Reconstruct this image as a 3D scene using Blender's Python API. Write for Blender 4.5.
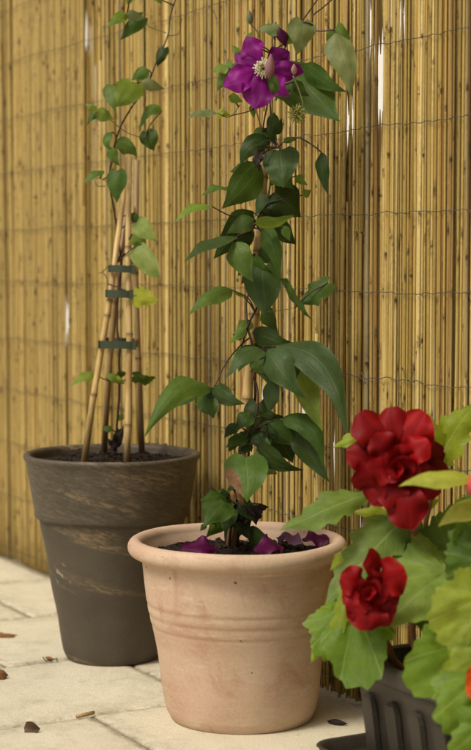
import bpy, math, random
from mathutils import Vector, Matrix, noise
random.seed(11)
R = math.radians
for o in list(bpy.data.objects): bpy.data.objects.remove(o)
SC = bpy.context.scene
COL = SC.collection

# ------------------------------------------------------------------ camera, sky, sun, exposure
FPX, CH = 1700.0, 0.59                      # focal length in photo pixels, lens height in metres
PITCH = math.atan(113 / FPX)
cam_d = bpy.data.cameras.new('camera'); cam = bpy.data.objects.new('camera', cam_d); COL.objects.link(cam)
cam.location = (0, 0, CH); cam.rotation_euler = (math.pi / 2 - PITCH, 0, 0)
cam_d.sensor_fit = 'VERTICAL'; cam_d.sensor_height = 36; cam_d.lens = FPX / 750 * 36
cam_d.clip_start = 0.05; cam_d.clip_end = 2000
cam_d.dof.use_dof = True; cam_d.dof.focus_distance = 2.22; cam_d.dof.aperture_fstop = 5.0
SC.camera = cam

SUN_EL, SUN_AZ = 52, -128                   # azimuth from +Y towards +X: the light comes from behind left
world = bpy.data.worlds.new('World'); SC.world = world; world.use_nodes = True
wn = world.node_tree; bg = wn.nodes['Background']
sky = wn.nodes.new('ShaderNodeTexSky'); sky.sky_type = 'NISHITA'; sky.sun_disc = False
sky.sun_elevation = R(SUN_EL); sky.sun_rotation = R(SUN_AZ)
sky.air_density = 0.3; sky.dust_density = 9.0; sky.ozone_density = 0.0
wn.links.new(sky.outputs[0], bg.inputs[0]); bg.inputs[1].default_value = 0.062
sun_d = bpy.data.lights.new('sun', 'SUN'); sun = bpy.data.objects.new('sun', sun_d); COL.objects.link(sun)
sun_d.energy = 1.5; sun_d.angle = R(15); sun_d.color = (1.0, 0.965, 0.79)
sdir = Vector((math.sin(R(SUN_AZ)) * math.cos(R(SUN_EL)), math.cos(R(SUN_AZ)) * math.cos(R(SUN_EL)), math.sin(R(SUN_EL))))
sun.rotation_euler = sdir.to_track_quat('Z', 'Y').to_euler(); sun.location = sdir * 8
SC.render.engine = 'CYCLES'
SC.view_settings.view_transform = 'Standard'; SC.view_settings.look = 'None'
SC.view_settings.gamma = 1; SC.view_settings.exposure = 0.36

# ------------------------------------------------------------------ photo pixel -> place
CAMP = Vector((0, 0, CH)); sP, cP = math.sin(PITCH), math.cos(PITCH)
def ray(x, y):
    a, b = (x - 235.5) / FPX, -(y - 375) / FPX
    return Vector((a, cP + b * sP, -sP + b * cP))
def at(x, y, depth):                         # point on that sight line at world Y = depth
    r = ray(x, y); return CAMP + r * (depth / r.y)
def onz(x, y, z=0.0):
    r = ray(x, y); return CAMP + r * ((z - CH) / r.z)
FB = Vector((0.1353, 2.2767, 0)); FU = Vector((-0.48363, 0.87528, 0)); FV = Vector((0.87528, 0.48363, 0))
def fen(s, v, z=0.0): return FB + FU * s + FV * v + Vector((0, 0, z))      # along the fence, towards it, up
UV_ANG = math.atan2(FU.y, FU.x)

# ------------------------------------------------------------------ mesh collector
class MB:
    def __init__(s): s.v = []; s.f = []; s.uv = []; s.a = []
    def add(s, p, uv=(0, 0), a=0.0): s.v.append(tuple(p)); s.uv.append(uv); s.a.append(a); return len(s.v) - 1
    def grid(s, rows, close=False):
        for i in range(len(rows) - 1):
            r0, r1 = rows[i], rows[i + 1]; n = len(r0)
            for j in range(n if close else n - 1):
                k = (j + 1) % n; s.f.append((r0[j], r0[k], r1[k], r1[j]))
    def tube(s, pts, rad, seg=6, cap=True, attr=None):
        pts = [Vector(p) for p in pts]; n = len(pts)
        if not isinstance(rad, (list, tuple)): rad = [rad] * n
        rows = []; prev = None
        for i, p in enumerate(pts):
            t = (pts[min(i + 1, n - 1)] - pts[max(i - 1, 0)]).normalized()
            if prev is None:
                h = Vector((1, 0, 0)) if abs(t.x) < .8 else Vector((0, 1, 0))
                prev = (h - t * h.dot(t)).normalized()
            prev = (prev - t * prev.dot(t)).normalized(); b = t.cross(prev)
            av = attr[i] if attr else 0.0
            rows.append([s.add(p + (prev * math.cos(q) + b * math.sin(q)) * rad[i], (j / seg, i / max(1, n - 1)), av)
                         for j, q in enumerate(2 * math.pi * j / seg for j in range(seg))])
        s.grid(rows, True)
        if cap: s.f.append(tuple(reversed(rows[0]))); s.f.append(tuple(rows[-1]))
    def lathe(s, prof, seg=72, fn=None):
        rows = []
        for i, (r, z) in enumerate(prof):
            row = []
            for j in range(seg):
                q = 2 * math.pi * j / seg; p = Vector((r * math.cos(q), r * math.sin(q), z))
                if fn: p = fn(p)
                row.append(s.add(p, (j / seg, i / len(prof))))
            rows.append(row)
        s.grid(rows, True); return rows
    def box(s, c, sx, sy, sz, M=None):
        ids = []
        for dz in (-1, 1):
            for dx, dy in ((-1, -1), (1, -1), (1, 1), (-1, 1)):
                p = Vector((dx * sx / 2, dy * sy / 2, dz * sz / 2))
                if M: p = M @ p
                ids.append(s.add(Vector(c) + p))
        a = ids; s.f += [(a[3], a[2], a[1], a[0]), (a[4], a[5], a[6], a[7]), (a[0], a[1], a[5], a[4]), (a[1], a[2], a[6], a[5]), (a[2], a[3], a[7], a[6]), (a[3], a[0], a[4], a[7])]
    def mesh(s, name, mat, smooth=True):
        m = bpy.data.meshes.new(name); m.from_pydata(s.v, [], s.f)
        uvl = m.uv_layers.new(name='UVMap')
        for l in m.loops: uvl.data[l.index].uv = s.uv[l.vertex_index]
        at_ = m.attributes.new('mark', 'FLOAT', 'POINT')
        at_.data.foreach_set('value', s.a)
        if smooth: m.polygons.foreach_set('use_smooth', [True] * len(m.polygons))
        if mat: m.materials.append(mat)
        m.update(); return m
    def obj(s, name, mat, parent=None, smooth=True, color=None):
        return link(name, s.mesh(name, mat, smooth), parent, color)
def link(name, mesh, parent=None, color=None, loc=None):
    o = bpy.data.objects.new(name, mesh); COL.objects.link(o)
    if parent: o.parent = parent; o.matrix_parent_inverse = Matrix.Translation(-parent.location)
    if color: o.color = (*color, 1)
    if loc is not None: o.location = loc
    return o
def tag(o, label=None, cat=None, group=None, kind=None):
    for k, x in (('label', label), ('category', cat), ('group', group), ('kind', kind)):
        if x: o[k] = x
    return o
def empty(name, loc, *a, **k):
    o = bpy.data.objects.new(name, None); COL.objects.link(o); o.location = loc; o.empty_display_size = .02
    return tag(o, *a, **k)
def lerp(a, b, t): return a + (b - a) * t
def table(tb, t):
    n = len(tb) - 1; x = min(max(t, 0), 1) * n; i = min(int(x), n - 1); return lerp(tb[i], tb[i + 1], x - i)
def spline(pts, n=8):                        # Catmull-Rom through pts
    P = [Vector(p) for p in pts]; P = [P[0] * 2 - P[1]] + P + [P[-1] * 2 - P[-2]]; out = []
    for i in range(1, len(P) - 2):
        for k in range(n):
            t = k / n; a, b, c, d = P[i - 1:i + 3]
            out.append(.5 * ((2 * b) + (c - a) * t + (2 * a - 5 * b + 4 * c - d) * t * t + (3 * b - a - 3 * c + d) * t ** 3))
    out.append(P[-2]); return out

# ------------------------------------------------------------------ materials
class NT:
    def __init__(s, name):
        s.m = bpy.data.materials.new(name); s.m.use_nodes = True; s.t = s.m.node_tree
        s.p = s.t.nodes['Principled BSDF']; s.out = s.t.nodes['Material Output']
    def n(s, typ, **k):
        nd = s.t.nodes.new('ShaderNode' + typ)
        for a, b in k.items():
            if a.startswith('i_'): nd.inputs[int(a[2:])].default_value = b
            else: setattr(nd, a, b)
        return nd
    def l(s, a, b): s.t.links.new(a, b)
    def coord(s, which='Object', scale=None, rnd=False, rot=None):
        src = s.n('TexCoord').outputs[which]
        if rnd:
            oi = s.n('ObjectInfo'); mu = s.math('MULTIPLY', oi.outputs['Random'], 37.0)
            ad = s.n('VectorMath', operation='ADD'); s.l(src, ad.inputs[0]); s.l(mu, ad.inputs[1]); src = ad.outputs[0]
        for key, val in (('Rotation', rot), ('Scale', scale)):      # turn first, then stretch
            if val:
                mp = s.n('Mapping'); s.l(src, mp.inputs[0]); mp.inputs[key].default_value = val; src = mp.outputs[0]
        return src
    def math(s, op, a, b=None, clamp=False):
        nd = s.n('Math', operation=op, use_clamp=clamp)
        for i, x in enumerate((a, b)):
            if x is None: continue
            if isinstance(x, (int, float)): nd.inputs[i].default_value = x
            else: s.l(x, nd.inputs[i])
        return nd.outputs[0]
    def noise(s, vec, scale, detail=4, rough=.55, dist=0):
        nd = s.n('TexNoise'); nd.inputs['Scale'].default_value = scale; nd.inputs['Detail'].default_value = detail
        nd.inputs['Roughness'].default_value = rough; nd.inputs['Distortion'].default_value = dist; s.l(vec, nd.inputs['Vector']); return nd.outputs['Fac']
    def voro(s, vec, scale, feature='F1', out='Distance'):
        nd = s.n('TexVoronoi', feature=feature); nd.inputs['Scale'].default_value = scale; s.l(vec, nd.inputs['Vector']); return nd.outputs[out]
    def ramp(s, fac, lo, hi, c0=(0, 0, 0), c1=(1, 1, 1)):
        nd = s.n('ValToRGB'); e = nd.color_ramp.elements; e[0].position = lo; e[1].position = hi
        e[0].color = (*c0, 1); e[1].color = (*c1, 1); s.l(fac, nd.inputs[0]); return nd.outputs[0]
    def mix(s, fac, a, b, mode='MIX'):
        nd = s.n('Mix', data_type='RGBA', blend_type=mode); ins = {'f': nd.inputs[0], 'a': nd.inputs[6], 'b': nd.inputs[7]}
        for k, x in (('f', fac), ('a', a), ('b', b)):
            if isinstance(x, (int, float)): ins[k].default_value = x
            elif isinstance(x, tuple): ins[k].default_value = (*x, 1)
            else: s.l(x, ins[k])
        return nd.outputs[2]
    def base(s, c, rough=.6, spec=.5):
        if isinstance(c, tuple): s.p.inputs['Base Color'].default_value = (*c, 1)
        else: s.l(c, s.p.inputs['Base Color'])
        if isinstance(rough, (int, float)): s.p.inputs['Roughness'].default_value = rough
        else: s.l(rough, s.p.inputs['Roughness'])
        s.p.inputs['Specular IOR Level'].default_value = spec
    def bump(s, h, strength=.3, dist=.002):
        b = s.n('Bump'); b.inputs['Strength'].default_value = strength; b.inputs['Distance'].default_value = dist
        s.l(h, b.inputs['Height']); s.l(b.outputs[0], s.p.inputs['Normal']); return b.outputs[0]
    def translucent(s, col, fac, nrm=None):
        t = s.n('BsdfTranslucent'); s.l(col, t.inputs[0]) if not isinstance(col, tuple) else None
        if nrm: s.l(nrm, t.inputs['Normal'])
        mx = s.n('MixShader'); mx.inputs[0].default_value = fac
        s.l(s.p.outputs[0], mx.inputs[1]); s.l(t.outputs[0], mx.inputs[2]); s.l(mx.outputs[0], s.out.inputs[0])

def mat_plain(name, c, rough=.6, var=.25, scale=60, bump=.2, dist=.001, spec=.4):
    t = NT(name); co = t.coord(); nz = t.noise(co, scale, 5)
    k = t.ramp(nz, .25, .75, tuple(x * (1 - var) for x in c), tuple(min(1, x * (1 + var)) for x in c))
    t.base(k, rough, spec); t.bump(nz, bump, dist); return t.m

def mat_leaf(name, trans=.3, rough=.48, vein=.3, vein_col=(.16, .2, .06), blotch=None, side=True, spec=.22):
    t = NT(name); oi = t.n('ObjectInfo'); col = oi.outputs['Color']
    uvn = t.n('UVMap'); sep = t.n('SeparateXYZ'); t.l(uvn.outputs[0], sep.inputs[0])
    au = t.math('ABSOLUTE', sep.outputs[0])
    mid = t.ramp(au, .015, .07, (1, 1, 1), (0, 0, 0))
    lat = t.math('ABSOLUTE', t.math('SUBTRACT', au, .5)); lat = t.ramp(lat, .01, .05, (1, 1, 1), (0, 0, 0))
    vv = t.math('ADD', t.math('MULTIPLY', sep.outputs[1], 7.0), t.math('MULTIPLY', au, -2.2))
    saw = t.math('ABSOLUTE', t.math('SUBTRACT', t.math('FRACT', vv), .5)); cross = t.ramp(saw, .0, .09, (1, 1, 1), (0, 0, 0))
    vm = t.math('MAXIMUM', mid, t.math('MULTIPLY', lat, .55) if side else 0.0)
    vm = t.math('MAXIMUM', vm, t.math('MULTIPLY', cross, .4))
    co = t.coord('Object', rnd=True)
    nz = t.noise(co, 70, 4); n2 = t.noise(co, 22, 3)
    c = t.mix(1.0, col, t.ramp(nz, .2, .8, (.72, .74, .7), (1.25, 1.22, 1.2)), 'MULTIPLY')
    c = t.mix(t.ramp(n2, .45, .75, (0, 0, 0), (.4, .4, .4)), c, t.mix(1.0, col, (1.5, 1.25, .7), 'MULTIPLY'))
    vc = t.mix(.6, t.mix(1.0, col, (1.7, 1.6, 1.7), 'MULTIPLY'), vein_col)
    c = t.mix(t.math('MULTIPLY', vm, vein), c, vc)
    sp = t.ramp(t.noise(co, 160, 2), .73, .76); c = t.mix(t.math('MULTIPLY', sp, .6), c, (.09, .055, .02))
    if blotch:
        bx = t.math('SUBTRACT', sep.outputs[0], blotch[0]); by = t.math('SUBTRACT', sep.outputs[1], blotch[1])
        d = t.math('ADD', t.math('POWER', t.math('MULTIPLY', bx, bx), 1.0), t.math('MULTIPLY', t.math('MULTIPLY', by, by), 2.0))
        d = t.math('ADD', d, t.math('MULTIPLY', t.math('SUBTRACT', t.noise(co, 130, 4), .5), .25))
        c = t.mix(t.ramp(d, blotch[2] * .6, blotch[2], (1, 1, 1), (0, 0, 0)), c, t.mix(t.noise(co, 200, 3), (.09, .035, .012), (.33, .19, .09)))
    t.base(c, rough, spec)
    h = t.math('ADD', t.math('MULTIPLY', t.voro(co, 260), .5), t.math('MULTIPLY', vm, -.6)); h = t.math('ADD', h, t.math('MULTIPLY', nz, .8))
    nb = t.bump(h, .35, .0012)
    t.translucent(t.mix(1.0, c, (1.9, 1.7, .7), 'MULTIPLY'), trans, nb)
    return t.m

def mat_petal(name, trans=.25, rough=.55, streak=.5, sheen=.3, dark=.55):
    t = NT(name); col = t.n('ObjectInfo').outputs['Color']
    uvn = t.n('UVMap'); sep = t.n('SeparateXYZ'); t.l(uvn.outputs[0], sep.inputs[0])
    co = t.coord('Object', rnd=True)
    cx = t.n('CombineXYZ'); t.l(t.math('MULTIPLY', sep.outputs[0], 14.0), cx.inputs[0]); t.l(t.math('MULTIPLY', sep.outputs[1], 1.6), cx.inputs[1])
    st = t.noise(cx.outputs[0], 1.0, 4); nz = t.noise(co, 60, 3)
    c = t.mix(1.0, col, t.ramp(st, .3, .7, (1 - streak * .6,) * 3, (1 + streak,) * 3), 'MULTIPLY')
    c = t.mix(1.0, c, t.ramp(nz, .3, .7, (.8, .8, .8), (1.2, 1.2, 1.2)), 'MULTIPLY')
    c = t.mix(t.ramp(t.math('ABSOLUTE', sep.outputs[0]), .02, .1, (.45, .45, .45), (0, 0, 0)), c, t.mix(1.0, c, (dark, dark, dark), 'MULTIPLY'))
    t.base(c, rough, .2); t.p.inputs['Sheen Weight'].default_value = sheen; t.p.inputs['Sheen Roughness'].default_value = .4
    t.l(c, t.p.inputs['Sheen Tint'])
    nb = t.bump(t.math('ADD', st, t.math('MULTIPLY', nz, .6)), .3, .0012)
    t.translucent(t.mix(1.0, c, (1.4, 1.1, 1.2), 'MULTIPLY'), trans, nb); return t.m

def mat_reed():
    t = NT('reed_cane'); oi = t.n('ObjectInfo'); geo = t.n('NewGeometry')
    rnd = t.math('FRACT', t.math('ADD', t.math('MULTIPLY', oi.outputs['Random'], 7.3), geo.outputs['Random Per Island']))
    src = t.n('TexCoord').outputs['Object']; ad = t.n('VectorMath', operation='ADD'); t.l(src, ad.inputs[0]); t.l(t.math('MULTIPLY', rnd, 50.0), ad.inputs[1])
    def mapped(sc):
        mp = t.n('Mapping'); t.l(ad.outputs[0], mp.inputs[0]); mp.inputs['Scale'].default_value = sc; return mp.outputs[0]
    st = t.noise(mapped((420, 420, 9)), 1.0, 3); bl = t.noise(mapped((40, 40, 5)), 1.0, 4); sp = t.noise(mapped((330, 330, 110)), 1.0, 2)
    c = t.mix(1.0, oi.outputs['Color'], t.ramp(rnd, 0, 1, (.78, .78, .74), (1.18, 1.17, 1.12)), 'MULTIPLY')
    c = t.mix(1.0, c, t.ramp(st, .3, .72, (.78, .76, .72), (1.14, 1.15, 1.15)), 'MULTIPLY')
    c = t.mix(t.ramp(bl, .5, .72, (0, 0, 0), (.75, .75, .75)), c, t.mix(1.0, c, (.82, .68, .48), 'MULTIPLY'))
    c = t.mix(t.ramp(sp, .735, .775, (0, 0, 0), (.8, .8, .8)), c, (.045, .025, .01))
    mk = t.n('Attribute'); mk.attribute_name = 'mark'
    mm = t.math('MULTIPLY', mk.outputs['Fac'], t.ramp(t.noise(mapped((90, 90, 160)), 1.0, 2), .35, .6))
    c = t.mix(mm, c, (.05, .026, .01))
    t.base(c, t.ramp(st, .2, .8, (.42,) * 3, (.62,) * 3), .35); t.bump(st, .5, .0006); return t.m

def mat_bamboo(name):
    t = NT(name); col = t.n('ObjectInfo').outputs['Color']; co = t.coord('Object', (200, 200, 6), rnd=False)
    st = t.noise(co, 1.0, 4); bl = t.noise(t.coord('Object', (30, 30, 14)), 1.0, 4)
    c = t.mix(1.0, col, t.ramp(st, .3, .7, (.75, .72, .68), (1.15, 1.15, 1.15)), 'MULTIPLY')
    c = t.mix(t.ramp(bl, .55, .75, (0, 0, 0), (.6, .6, .6)), c, t.mix(1.0, c, (.6, .45, .3), 'MULTIPLY'))
    mk = t.n('Attribute'); mk.attribute_name = 'mark'; c = t.mix(t.math('MULTIPLY', mk.outputs['Fac'], .85), c, (.07, .035, .013))
    t.base(c, .42, .4); t.bump(st, .3, .0006); return t.m

def mat_paver():
    t = NT('cream_paving'); co = t.coord('Object', rnd=True); n1 = t.noise(co, 6, 5, .6); n2 = t.noise(co, 420, 3); n3 = t.noise(co, 60, 5, .65); n4 = t.noise(co, 17, 6, .7)
    c = t.ramp(n1, .3, .7, (.66, .61, .47), (.76, .71, .56))
    c = t.mix(t.ramp(n4, .50, .70, (0, 0, 0), (.6, .6, .6)), c, (.50, .45, .33))
    c = t.mix(1.0, c, t.ramp(n2, .3, .7, (.8, .79, .77), (1.1, 1.1, 1.1)), 'MULTIPLY')
    c = t.mix(t.ramp(n3, .63, .75, (0, 0, 0), (.5, .5, .5)), c, (.3, .25, .17))
    sp = t.ramp(t.voro(co, 190), .07, .13, (1, 1, 1), (0, 0, 0)); c = t.mix(t.math('MULTIPLY', sp, .55), c, (.2, .17, .12))
    mk = t.n('Attribute'); mk.attribute_name = 'mark'
    dirt = t.math('MULTIPLY', mk.outputs['Fac'], t.ramp(n3, .35, .65)); c = t.mix(t.math('MULTIPLY', dirt, .7), c, (.2, .165, .1))
    t.base(c, .75, .3); t.bump(t.math('ADD', t.math('MULTIPLY', n2, .6), n3), .45, .0012); return t.m

def mat_terracotta():
    t = NT('pale_terracotta'); co = t.coord(); n1 = t.noise(co, 9, 5, .6, .6); n2 = t.noise(t.coord('Object', (6, 6, 22)), 1.0, 5, .6); n3 = t.noise(co, 260, 4); n4 = t.noise(co, 34, 4)
    c = t.ramp(n1, .36, .64, (.50, .325, .225), (.59, .43, .315))
    c = t.mix(t.ramp(n2, .42, .7, (0, 0, 0), (.75, .75, .75)), c, (.63, .49, .35))
    c = t.mix(t.ramp(t.noise(t.coord('Object', (16, 16, 9), rot=(0, .5, 0)), 1.0, 4, .6, 1.5), .55, .7, (0, 0, 0), (.6, .6, .6)), c, (.43, .235, .155))
    sep = t.n('SeparateXYZ'); t.l(t.n('TexCoord').outputs['Object'], sep.inputs[0])
    mk = t.n('Attribute'); mk.attribute_name = 'mark'
    c = t.mix(t.math('MULTIPLY', mk.outputs['Fac'], .25), c, (.33, .17, .09))
    c = t.mix(t.ramp(t.noise(co, 110, 2), .735, .76), c, (.13, .065, .035))
    c = t.mix(t.ramp(t.noise(t.coord('Object', (22, 22, 120)), 1.0, 5, .7), .56, .70, (0, 0, 0), (.6, .6, .6)), c, (.66, .53, .41))
    c = t.mix(1.0, c, t.ramp(n3, .2, .8, (.88,) * 3, (1.1,) * 3), 'MULTIPLY')
    t.base(c, .72, .3); t.bump(t.math('ADD', t.math('MULTIPLY', n3, .6), n4), .25, .001); return t.m

def mat_greypot():
    t = NT('smoked_clay'); co = t.coord(); n3 = t.noise(co, 300, 4)
    sw = t.noise(t.coord('Object', (3, 3, 20), rot=(.05, -.24, 0)), 1.0, 3, .5, .5); sw2 = t.noise(t.coord('Object', (60, 60, 300), rot=(.05, -.27, 0)), 1.0, 5, .7, .6)
    c = t.ramp(t.noise(co, 12, 4), .3, .7, (.066, .054, .037), (.092, .076, .052))
    m1 = t.math('MULTIPLY', t.ramp(sw, .56, .63), t.ramp(sw2, .42, .66)); c = t.mix(t.math('MULTIPLY', m1, .85), c, (.33, .24, .13))
    sep = t.n('SeparateXYZ'); t.l(t.n('TexCoord').outputs['Object'], sep.inputs[0])
    band = t.ramp(sep.outputs[2], .212, .222)
    c = t.mix(t.math('MULTIPLY', band, t.ramp(sw2, .46, .80, (0, 0, 0), (.6, .6, .6))), c, (.24, .195, .13))
    scr = t.math('MULTIPLY', t.ramp(t.noise(t.coord('Object', (120, 120, 60), rot=(.9, .2, 0)), 1.0, 3), .58, .64), .5)
    dx = t.n('VectorMath', operation='DISTANCE'); t.l(t.n('TexCoord').outputs['Object'], dx.inputs[0]); dx.inputs[1].default_value = (-.068, -.062, .135)
    c = t.mix(t.math('MULTIPLY', scr, t.ramp(dx.outputs['Value'], .010, .024, (1, 1, 1), (0, 0, 0))), c, (.5, .47, .42))
    c = t.mix(1.0, c, t.ramp(n3, .2, .8, (.85,) * 3, (1.12,) * 3), 'MULTIPLY')
    t.base(c, t.ramp(sw, .3, .7, (.5,) * 3, (.68,) * 3), .4); t.bump(t.math('ADD', n3, t.math('MULTIPLY', sw2, .8)), .25, .001); return t.m

def mat_soil():
    t = NT('dark_compost'); co = t.coord(); n1 = t.noise(co, 140, 6, .7); n2 = t.voro(co, 330)
    c = t.ramp(n1, .3, .7, (.010, .007, .005), (.045, .030, .020)); c = t.mix(t.ramp(t.noise(co, 420, 2), .7, .74), c, (.16, .12, .08))
    t.base(c, .9, .2); t.bump(t.math('ADD', n1, n2), .9, .004); return t.m

M = dict(reed=mat_reed(), bamboo=mat_bamboo('bamboo'), paver=mat_paver(), terra=mat_terracotta(), grey=mat_greypot(), soil=mat_soil(),
         leaf=mat_leaf('climber_leaf'), scorched=mat_leaf('climber_leaf_scorched', blotch=(.75, .55, .2)), spotted=mat_leaf('climber_leaf_spotted', blotch=(.0, .02, .05)),
         soft=mat_leaf('begonia_leaf', trans=.42, rough=.52, vein=.7, vein_col=(.34, .38, .15), side=False, spec=.35),
         purple=mat_petal('violet_petal', .22, .5, .55, .25), red=mat_petal('crimson_petal', .14, .55, .08, 0.0), pale=mat_petal('bud_petal', .25, .55, .2, .1),
         stem=mat_plain('stem_purple', (.05, .026, .018), .5, .3, 120), gstem=mat_plain('stem_green', (.14, .17, .05), .5, .25, 120), bstem=mat_plain('stem_begonia', (.26, .10, .055), .45, .25, 80),
         withered=mat_plain('withered_leaf', (.02, .013, .010), .8, .4, 150), brown=mat_plain('dry_leaf', (.25, .115, .04), .7, .45, 120, .4),
         wire=None, clip=mat_plain('green_tie', (.05, .07, .04), .5, .15, 60), black=None,
         cream=mat_plain('filament', (.74, .71, .5), .6, .15, 300), bark=mat_plain('bark_chip', (.12, .072, .045), .85, .4, 150, .5))
t = NT('galvanised_wire'); t.base(t.ramp(t.noise(t.coord(), 200, 3), .3, .7, (.07, .06, .045), (.17, .155, .13)), .5); t.p.inputs['Metallic'].default_value = .5; M['wire'] = t.m
t = NT('dark_plastic'); co = t.coord(); nz = t.noise(co, 30, 5); c = t.ramp(nz, .3, .7, (.030, .025, .019), (.046, .038, .029)); c = t.mix(t.ramp(t.noise(co, 260, 3), .6, .7, (0, 0, 0), (.35, .35, .35)), c, (.13, .115, .09)); t.base(c, .45, .4); t.bump(t.noise(co, 500, 2), .15, .0006); M['black'] = t.m

# ------------------------------------------------------------------ ground, patio
mb = MB(); S = 300
mb.v = [(-S, -S, -.06), (S, -S, -.06), (S, S, -.06), (-S, S, -.06)]; mb.uv = [(0, 0)] * 4; mb.a = [0.] * 4; mb.f = [(0, 1, 2, 3)]
t = NT('pale_gravel'); co = t.coord(); g = t.noise(co, 45, 5, .7)
t.base(t.ramp(g, .3, .7, (.40, .37, .31), (.60, .57, .50)), .9); t.bump(g, .5, .01)
tag(mb.obj('ground', t.m, smooth=False), kind='structure')

PU, PV, GAP = .306, .33, .0034
patio = MB(); c8 = [fen(-2.85, -2.6, -.012), fen(1.9, -2.6, -.012), fen(1.9, .16, -.012), fen(-2.85, .16, -.012)]
lo = [patio.add(p - Vector((0, 0, .04))) for p in c8]; hi = [patio.add(p) for p in c8]
patio.f += [tuple(reversed(lo))] + [(lo[i], lo[(i + 1) % 4], hi[(i + 1) % 4], hi[i]) for i in range(4)]
n = 40; rows = [[patio.add(fen(lerp(-2.85, 1.9, i / n), lerp(-2.6, .16, j / 24), -.0034 + .0016 * noise.noise(Vector((i * 1.7, j * 1.3, 0))))) for j in range(25)] for i in range(n + 1)]
patio.grid([r[::-1] for r in rows])
patio_o = tag(patio.obj('patio', mat_plain('joint_sand', (.32, .265, .175), .9, .5, 90, .6, .003)), kind='structure')
def paver_mesh(seed):
    mb = MB(); rnd = random.Random(seed); a, b = PU / 2 - GAP / 2, PV / 2 - GAP / 2
    n, m = 12, 12; rows = []
    def coords(h, k):
        e = [-h, -h + .003, -h + .012]; return e + [lerp(-h + .012, h - .012, i / (k - 5)) for i in range(1, k - 5)] + [-x for x in reversed(e)]
    xs, ys = coords(a, n), coords(b, m)
    for i, x in enumerate(xs):
        row = []
        for j, y in enumerate(ys):
            ed = min(i, j, len(xs) - 1 - i, len(ys) - 1 - j)
            z = (-.0035 if ed == 0 else -.0006 if ed == 1 else 0) + .0008 * noise.noise(Vector((x * 9 + seed * 7, y * 9, seed)))
            jx = .0012 * noise.noise(Vector((y * 60, seed * 3.1, x))) if ed == 0 else 0
            row.append(mb.add((x + jx, y + jx, z), (x, y), 1.0 if ed <= 1 else .35 if ed == 2 else 0))
        rows.append(row)
    mb.grid([r[::-1] for r in rows][::-1])
    ring = [rows[i][0] for i in range(len(xs))] + [rows[-1][j] for j in range(1, len(ys))] + [rows[i][-1] for i in range(len(xs) - 2, -1, -1)] + [rows[0][j] for j in range(len(ys) - 2, 0, -1)]
    low = [mb.add((mb.v[k][0], mb.v[k][1], -.034), (0, 0), 1) for k in ring]
    for k in range(len(ring)): q = (k + 1) % len(ring); mb.f.append((ring[q], ring[k], low[k], low[q]))
    return mb.mesh('paver', M['paver'])
pm = [paver_mesh(s) for s in range(6)]
for i in range(-9, 6):
    for j in range(-8, 2):
        uc = .075 + PU * (i + .5); vc = (0 if i % 2 == 0 else -.165) - .163 + PV * (j + .5)
        if vc > .16 or vc < -2.5: continue
        p = fen(uc, vc, random.uniform(-.0006, .0006))
        o = link('paver', random.choice(pm), patio_o); o.location = p; o.rotation_euler = (random.uniform(-.002, .002), random.uniform(-.002, .002), UV_ANG + random.choice((0, math.pi)))

# ------------------------------------------------------------------ reed fence
fence = empty('reed_fence', fen(0, .012), 'tall golden reed screen bound with rows of thin grey wire', 'fence')
FH = 1.42
def reed_geo(mb, x, y, z0, z1, r, rnd, bend=.004, seg=7, tip0=0, tip1=0):
    L = z1 - z0; step = rnd.uniform(.15, .34); nodes = []; q = z0 + rnd.uniform(.01, step)
    while q < z1 - .02: nodes.append(q); q += step * rnd.uniform(.8, 1.2)
    zs = [(z0, 1., 0.)]
    for q in nodes: zs += [(q - .012, 1., .25), (q - .0035, 1.06, .9), (q, 1.17, 1.), (q + .003, 1.0, .8), (q + .014, .97, 0)]
    zs.append((z1, .9, 0.)); zs.sort()
    if tip0: zs = [(z0, .12, 0.), (z0 + tip0, .95, 0.)] + [a for a in zs if a[0] > z0 + tip0]
    if tip1: zs = [a for a in zs if a[0] < z1 - tip1] + [(z1 - tip1, .95, 0.), (z1, .12, 0.)]
    out = [zs[0]]
    for a in zs[1:]:
        if a[0] - out[-1][0] > .0015: out.append(a)
    p1, p2 = rnd.uniform(0, 6), rnd.uniform(0, 6)
    pts = [(x + bend * math.sin(p1 + a[0] * 3.1), y + .4 * bend * math.sin(p2 + a[0] * 2.3), a[0]) for a in out]
    mb.tube(pts, [r * a[1] for a in out], seg, True, [a[2] for a in out])
REED_COLS = [(.52, .385, .145), (.48, .36, .13), (.58, .44, .18), (.45, .34, .12), (.51, .37, .13), (.40, .29, .095), (.55, .42, .18), (.47, .37, .14), (.44, .31, .10), (.64, .51, .25), (.60, .48, .23)]
REED_COLS = [(a * 1.02, b * 1.00, c * .86) for a, b, c in REED_COLS]
variants = []
for k in range(26):
    rnd = random.Random(100 + k); mb = MB(); reed_geo(mb, 0, 0, 0, FH, .0040, rnd, rnd.uniform(.001, .004)); variants.append(mb.mesh('reed', M['reed']))
def edge_s(x):                              # where a sight line meets the fence plane
    r = ray(x, 400); # (r.x, r.y)*t = FB + FU*s
    t_ = (FB.x * FU.y - FB.y * FU.x) / (r.x * FU.y - r.y * FU.x); return ((r * t_) - FB).dot(FU)
def fence_z(x, y):
    r = ray(x, y); t_ = (FB.x * FU.y - FB.y * FU.x) / (r.x * FU.y - r.y * FU.x); return CH + r.z * t_
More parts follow.
